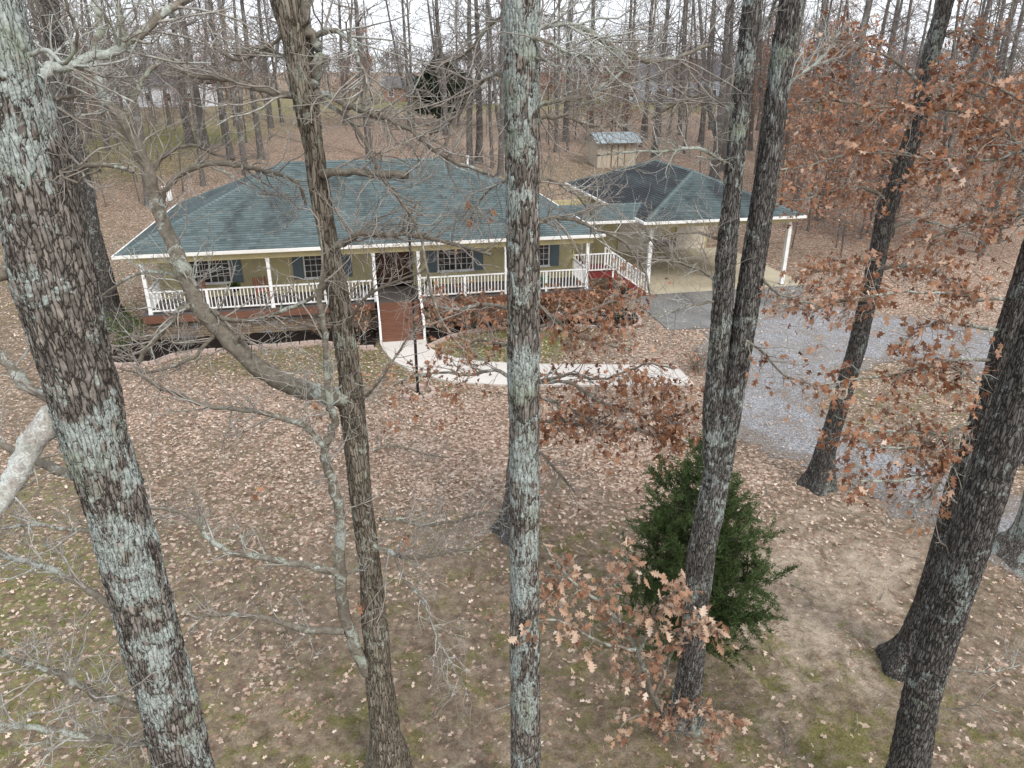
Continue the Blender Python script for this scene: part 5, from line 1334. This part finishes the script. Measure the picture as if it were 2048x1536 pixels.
# ================================================================== LEAF LITTER, GRASS, FALLEN TWIGS
def litter(n_try, x0, x1, y0, y1, dens, size, seed, name):
    g = np.random.default_rng(seed); P = np.column_stack([g.uniform(x0, x1, n_try), g.uniform(y0, y1, n_try)])
    # keep what the place shows: the wedge of ground in view
    P = P[np.abs(P[:, 0]) < .80 * P[:, 1] + 3.0]
    cv = cover(P)[:, 0]
    clump = .5 + .5 * np.sin(P[:, 0] * 1.7 + 2 * np.sin(P[:, 1] * .9)) * np.sin(P[:, 1] * 1.9 + 1.5 * np.sin(P[:, 0] * 1.1)); cl2 = g.uniform(0, 1, len(P)); clump = .6 * clump + .4 * (.5 + .5 * np.sin(P[:, 0] * .63 + 1.3 * np.sin(P[:, 1] * .47 + 1)) * np.sin(P[:, 1] * .71 + 1.8 * np.sin(P[:, 0] * .39)))
    P = P[cl2 < np.clip(cv * dens * (.22 + 2.2 * clump ** 1.7), 0, 1)]
    ha, hb = to_h(P)
    bad = ((ha > .3) & (ha < 20.9) & (hb > .0) & (hb < 13.4)) | ((ha > 24.2) & (ha < 34.5) & (hb > 3.4) & (hb < 13.2) & (g.uniform(0, 1, len(P)) > .02)) | ((ha > 10.4) & (ha < 12.6) & (hb > -1.5) & (hb < .2))
    bad |= (ha > 23.7) & (ha < 31) & (hb > -2.4) & (hb < 3.4) & (g.uniform(0, 1, len(P)) > .12)
    bad |= inside(P, DRIVE[0]) & (edge_dist(P, DRIVE[0]) > g.exponential(.8, len(P))) & (g.uniform(0, 1, len(P)) > .2)
    WK = px_poly([(763,686),(770,706),(790,727),(830,749),(900,768),(1000,774),(1388,774),(1354,731),(1130,729),(960,721),(890,710),(862,698),(852,682)])
    bad |= inside(P, WK) & (g.uniform(0, 1, len(P)) > .03)
    P = P[~bad]; n = len(P)
    Z = gz(P[:, 0], P[:, 1]) + g.uniform(.006, .05, n)
    inb = inside(P, WK); Z[inb] = .07
    a = g.uniform(0, 6.28, n); d = np.column_stack([np.cos(a), np.sin(a), g.normal(0, .22, n)])
    X = np.zeros((n, 3, 3)); X[:, 0] = d / np.linalg.norm(d, axis=1, keepdims=True); up = np.column_stack([g.normal(0, .28, (n, 2)), np.ones(n)])
    y = np.cross(up, X[:, 0]); X[:, 1] = y / np.linalg.norm(y, axis=1, keepdims=True); X[:, 2] = np.cross(X[:, 0], X[:, 1])
    sz = size * g.uniform(.4, 1.35, n); t = np.clip(g.beta(2.3, 1.9, n), 0, 1)
    me = leaf_mesh(name, np.column_stack([P, Z]), X, sz, t, LEAF8 * [1, 1.0, 1], .35, g)
    o = mobj(name, me, 'leaf_litter'); o['kind'] = 'stuff'; o['label'] = 'fallen tan oak leaves strewn over the ground'; print(name, n)
litter(190000, -36, 36, 6, 46, .62, .112, 41, 'leaf_litter')
def tufts(n_try, seed):
    g = np.random.default_rng(seed); P = np.column_stack([g.uniform(-24, 24, n_try), g.uniform(6, 40, n_try)]); P = P[np.abs(P[:, 0]) < .8 * P[:, 1] + 3]
    cv = cover(P); P = P[g.uniform(0, 1, len(P)) < np.clip(cv[:, 3] - .15, 0, 1)]
    ha, hb = to_h(P); P = P[~((ha > .0) & (ha < 35) & (hb > .0) & (hb < 14))]; P = P[~inside(P, DRIVE[0])]
    WK = px_poly([(763,686),(770,706),(790,727),(830,749),(900,768),(1000,774),(1388,774),(1354,731),(1130,729),(960,721),(890,710),(862,698),(852,682)])
    P = P[~inside(P, WK)]; LBp = [tuple(p) for p in LB] + [tuple(hw(10.4, .1)[:2]), tuple(hw(.3, .1)[:2])]; RBp = [tuple(p) for p in RB] + [tuple(hw(21.5, .1)[:2]), tuple(hw(12.6, .1)[:2])]
    P = P[~inside(P, LBp) & ~inside(P, RBp)]
    n = len(P); k = 5; Q = np.repeat(P, k, 0) + g.normal(0, .03, (n * k, 2)); d = np.column_stack([g.normal(0, .5, (n * k, 2)), np.ones(n * k)])
    blade = np.array([(0, .06, 0), (1, 0, .1), (0, -.06, 0)])
    o = mobj('grass', leaf_mesh('grass', np.column_stack([Q, gz(Q[:, 0], Q[:, 1]) - .01]), rot_frames(d, g), g.uniform(.05, .13, n * k), np.clip(g.normal(.45, .25, n * k), 0, 1), blade, .3, g), 'grass')
    o['kind'] = 'stuff'; o['label'] = 'short winter grass along the walk and beds'; print('grass', n * k)
tufts(60000, 43)
def sticks():
    g = np.random.default_rng(47); T = Tubes()
    for _ in range(520):
        y = g.uniform(8, 34); x = g.uniform(-.75, .75) * y; q = np.array([x, y, 0]); ha, hb = to_h(q)
        if (0 < ha < 35 and hb > -2.6): continue
        a = g.uniform(0, 6.28); d = np.array([math.cos(a), math.sin(a), 0]); L = g.uniform(.15, .7); P = [q + [0, 0, .015]]
        for _ in range(4):
            d = unit(d + g.normal(0, .25, 3) * [1, 1, .05]); P.append(P[-1] + d * L / 4)
        P = np.array(P); P[:, 2] = np.clip(P[:, 2], .008, .05); T.add(P, np.linspace(g.uniform(.006, .014), .003, 5), 4)
    o = T.build('fallen_twigs', 'branch'); o['kind'] = 'stuff'; o['label'] = 'short fallen twigs scattered on the soil'
sticks()

# ================================================================== THE WOODS BEHIND
def forest_proto(seed, H=22.0, r0=.21, leaves=0, lean=.02, first=.2, nbr=34, lev=2, fork=False, lsize=.17, kids=(3, 5)):
    g = np.random.default_rng(seed); T = Tubes(); n = 14; z = np.linspace(-.2, H, n); wx, wy = np.cumsum(g.normal(0, lean, n)) * 1.2, np.cumsum(g.normal(0, lean, n)) * 1.2
    S = np.column_stack([wx - wx[0], wy - wy[0], z]); r = r0 * (1 - .75 * (z / H)) ; r[0] *= 1.5; r[1] *= 1.0
    S = np.insert(S, 1, S[0] + (S[1] - S[0]) * .35, 0); r = np.insert(r, 1, r0 * 1.12)
    T.add(S, r, 10)
    if fork:
        h = H * g.uniform(.18, .4); i = int(h / H * n); d = np.array([g.normal(0, 1), g.normal(0, 1), 0]); d = unit(d)
        k = np.linspace(0, 1, 8)[:, None]; F2 = S[i] + np.concatenate([d[None] * (k ** .7) * 2.6, ], 0) + np.array([0, 0, 1]) * k * (H - S[i, 2]); T.add(F2, r0 * .7 * np.linspace(1, .2, 8), 8)
    trunk = T
    B = Tubes(); tips = []
    for k in range(nbr):
        f = first + (1 - first) * g.uniform(0, 1) ** .85; zz = H * f; q = np.array([np.interp(zz, S[:, 2], S[:, j]) for j in range(3)]); a = g.uniform(0, 6.28)
        L = (1.1 - f * .6) * g.uniform(1.6, 4.6); d = np.array([math.cos(a), math.sin(a), g.uniform(.15, 1.0)])
        grow(B, q, d, L, .012 + r0 * .22 * (1 - f * .6), lev, tips, g, .06, .4, 6, kids, 4, .0055, .8)
    V, q = trunk.arrays(); tm = mesh_np('trunk', V, q.ravel(), np.arange(len(q)) * 4, np.full(len(q), 4), True); tm.materials.append(M['bark_far'])
    V, q = B.arrays(); bm = mesh_np('crown', V, q.ravel(), np.arange(len(q)) * 4, np.full(len(q), 4), True); bm.materials.append(M['twig_far'])
    lm = None
    if leaves:
        ii = g.integers(0, len(tips), leaves); p = np.array([t[0] for t in tips])[ii] + g.normal(0, .15, (leaves, 3)); d = g.normal(0, .7, (leaves, 3)) + [0, 0, -.3]
        lm = leaf_mesh('foliage', p, rot_frames(d, g), lsize * g.uniform(.7, 1.3, leaves), g.beta(2, 2, leaves), LEAF8, .3, g); lm.materials.append(M['leaf_brown'])
    print('proto', len(tm.polygons), len(bm.polygons)); return tm, bm, lm, r0
BARE = [forest_proto(201, 23, .21, fork=False), forest_proto(202, 21, .19, fork=True, first=.28), forest_proto(203, 24, .22, first=.35, nbr=30), forest_proto(204, 20, .17, first=.15, nbr=36), forest_proto(205, 22, .20, fork=True, first=.2)]
LEAFY = [forest_proto(206, 9, .08, 1500, .03, .16, 30, 2, lsize=.17), forest_proto(207, 6.5, .05, 1100, .03, .12, 26, 2, lsize=.16), forest_proto(208, 12, .11, 1500, .03, .18, 30, 2, lsize=.18)]
THIN = [forest_proto(209, 9, .05, 0, .03, .12, 26, 2), forest_proto(210, 12, .07, 0, .03, .15, 28, 2)]
SEEN_LABELS = {}
LMK = [('the metal roofed shed', ground(1225, 334)), ('the dark evergreen', eb), ('the back of the garage', hw(29, 17)), ('the green back lawn', ground(320, 285)), ('the dark paddock fence', ground(1450, 214)),
       ('the far white gabled house', ground(955, 210)), ('the far brick house', ground(800, 210)), ('the far long white house', ground(280, 218)), ('the far grey blue house', ground(1345, 208)),
       ('the back corner of the house roof', hw(-2, 17)), ('the back of the house', hw(9, 22)), ('the right side of the carport', hw(42, 8)), ('the far arm of the gravel drive', ground(1950, 640)),
       ('the leaf covered rise beyond the carport', ground(1700, 330)), ('the open leafy yard behind the house', ground(800, 290)), ('the left end of the porch', hw(-9, 6)), ('the thick woods beyond the drive', ground(1980, 400))]
def place(proto, P, r, hs, kind, group, name, seed):
    g = random.Random(seed); tm, bm, lm, r0 = proto
    o = empty(name, (P[0], P[1], float(gz(P[0], P[1]))), g.uniform(0, 6.28)); k = r / r0; o.scale = (k, k, hs)
    o.rotation_euler = (g.uniform(-.05, .05), g.uniform(-.05, .05), g.uniform(0, 6.28))
    ds = sorted((float(np.hypot(P[0] - q[0], P[1] - q[1])), nm) for nm, q in LMK); d0 = ds[0][0]
    size = ('slim ' if r < .15 else 'thick ' if r > .27 else '') if kind == 'bare grey tree' else ''
    frk = 'forked ' if proto in (BARE[1], BARE[4]) else ''
    rel = 'close by' if d0 < 9 else 'standing off from' if d0 < 22 else 'well away from'
    tag(o, f'{size}{frk}{kind} {rel} {ds[0][1]}', 'tree', group)
    a = bpy.data.objects.new('trunk', tm); link(a, o); b = bpy.data.objects.new('crown', bm); link(b, o)
    if lm is not None: c = bpy.data.objects.new('foliage', lm); link(c, o)
LAB_B, GRP_B = 'bare grey tree', 'bare trees behind the house'
LAB_L, GRP_L = 'brown leaved young tree', 'brown leaved young trees in the woods'
LAB_T, GRP_T = 'thin bare sapling', 'thin bare saplings in the woods'
TR = [(381,290,17),(407,372,9),(413,297,15),(461,318,13),(492,349,12),(523,318,13),(543,256,10),(302,410,19),(739,318,14),(819,256,8),(829,277,6),(893,270,12),(940,330,13),(957,326,15),(1000,352,12),(985,336,7),
      (1111,304,7),(1135,304,5),(1132,283,13),(1183,256,9),(1310,314,13),(1427,355,17),(1446,342,11),(1640,440,17),(1592,402,10),(1680,300,12),(1702,335,13),(1560,335,10),(1500,300,10),(1760,422,11),(1960,505,15),
      (1870,402,12),(1930,352,12),(1800,332,9),(2030,425,18),(60,330,14),(15,445,18),(215,300,10),(250,272,10),(180,262,9),(340,250,8),(160,415,12),(100,300,9),(630,262,9),(690,250,8),(1060,262,10),(1250,262,9),(1290,280,10),
      (1360,270,8),(1400,285,9),(1480,262,9),(1620,262,9),(1750,270,10),(1840,280,9),(1980,300,12),(2045,330,12),(1520,360,9),(1720,380,9)]
taken = []
for i, (u, v, w) in enumerate(TR):
    P = ground(u, v); r = w * depth(P) / F / 2; taken.append(P[:2]); place(BARE[i % 5], P, min(max(r, .1), .42), random.uniform(.9, 1.15), LAB_B, GRP_B, 'forest_tree', i)
g = np.random.default_rng(77)
def free(P, dmin=1.5):
    ha, hb = to_h(np.array(P)); 
    if -4 < ha < 38 and -8 < hb < 17: return False
    return all(np.hypot(P[0] - q[0], P[1] - q[1]) > dmin for q in taken)
def fill(n, ureg, vreg, protos, rr, label, group, name, seed0, hs=(.85, 1.15), dmin=1.5):
    k = 0; tries = 0
    while k < n and tries < n * 20:
        tries += 1; u, v = g.uniform(*ureg), g.uniform(*vreg); P = ground(u, v)
        if P is None or not free(P, dmin) or P[1] > 260: continue
        taken.append(P[:2]); place(protos[k % len(protos)], P, g.uniform(*rr), g.uniform(*hs), label, group, name, seed0 + k); k += 1
fill(28, (1250, 2080), (216, 330), BARE, (.12, .24), LAB_B, GRP_B, 'forest_tree', 300)
fill(15, (-40, 760), (214, 262), BARE, (.12, .24), LAB_B, GRP_B, 'forest_tree', 340)
fill(12, (-60, 190), (262, 420), BARE, (.12, .22), LAB_B, GRP_B, 'forest_tree', 370)
fill(5, (760, 1250), (212, 262), BARE, (.12, .22), LAB_B, GRP_B, 'forest_tree', 390)
fill(34, (1500, 2100), (235, 560), LEAFY, (.05, .10), LAB_L, GRP_L, 'leafy_sapling', 420)
fill(14, (1080, 1420), (218, 300), LEAFY, (.05, .09), LAB_L, GRP_L, 'leafy_sapling', 460)
fill(12, (30, 760), (216, 300), LEAFY, (.05, .09), LAB_L, GRP_L, 'leafy_sapling', 480)
fill(48, (1300, 2060), (240, 420), THIN, (.03, .06), LAB_T, GRP_T, 'thin_sapling', 500)
fill(30, (0, 420), (230, 430), THIN, (.03, .06), LAB_T, GRP_T, 'thin_sapling', 540)
fill(16, (430, 1180), (214, 290), THIN, (.03, .06), LAB_T, GRP_T, 'thin_sapling', 590)
# the wood beyond the fields: one mass of small trees
def far_woods():
    g = np.random.default_rng(99); T0 = Tubes(); grow(T0, np.zeros(3), np.array([0, 0, 1.]), 9.5, .18, 0, [], g, .3, .1, 5); tips = []
    for k in range(26):
        a = g.uniform(0, 6.28); grow(T0, np.array([0, 0, g.uniform(1.5, 9)]), np.array([math.cos(a), math.sin(a), .7]), g.uniform(2., 4), .06, 1, tips, g, .08, .4, 4, (4, 6), 3, .035)
    V0, q0 = T0.arrays(); n = 230; V, Q = [], []
    for i in range(n):
        ang = g.uniform(-.80, .80); d = g.uniform(190, 330) if i % 3 else g.uniform(330, 460); x, y = d * math.sin(ang) * 1.15, d * math.cos(ang); a = g.uniform(0, 6.28); s = g.uniform(.75, 1.35)
        Rm = np.array([[math.cos(a), -math.sin(a), 0], [math.sin(a), math.cos(a), 0], [0, 0, 1]]) * s
        V.append(V0 @ Rm.T + [x, y, float(gz(x, y)) - .2]); Q.append(q0 + i * len(V0))
    V = np.concatenate(V); Q = np.concatenate(Q)
    o = mobj('far_woods', mesh_np('far_woods', V, Q.ravel(), np.arange(len(Q)) * 4, np.full(len(Q), 4), True), 'twig_far'); o['kind'] = 'stuff'; o['label'] = 'hazy bare wood along the horizon'; print('far', len(Q))
far_woods()
tot = sum(len(m.loops) - 2 * len(m.polygons) for m in bpy.data.meshes); print('TRIS', tot, 'objects', len(bpy.data.objects))
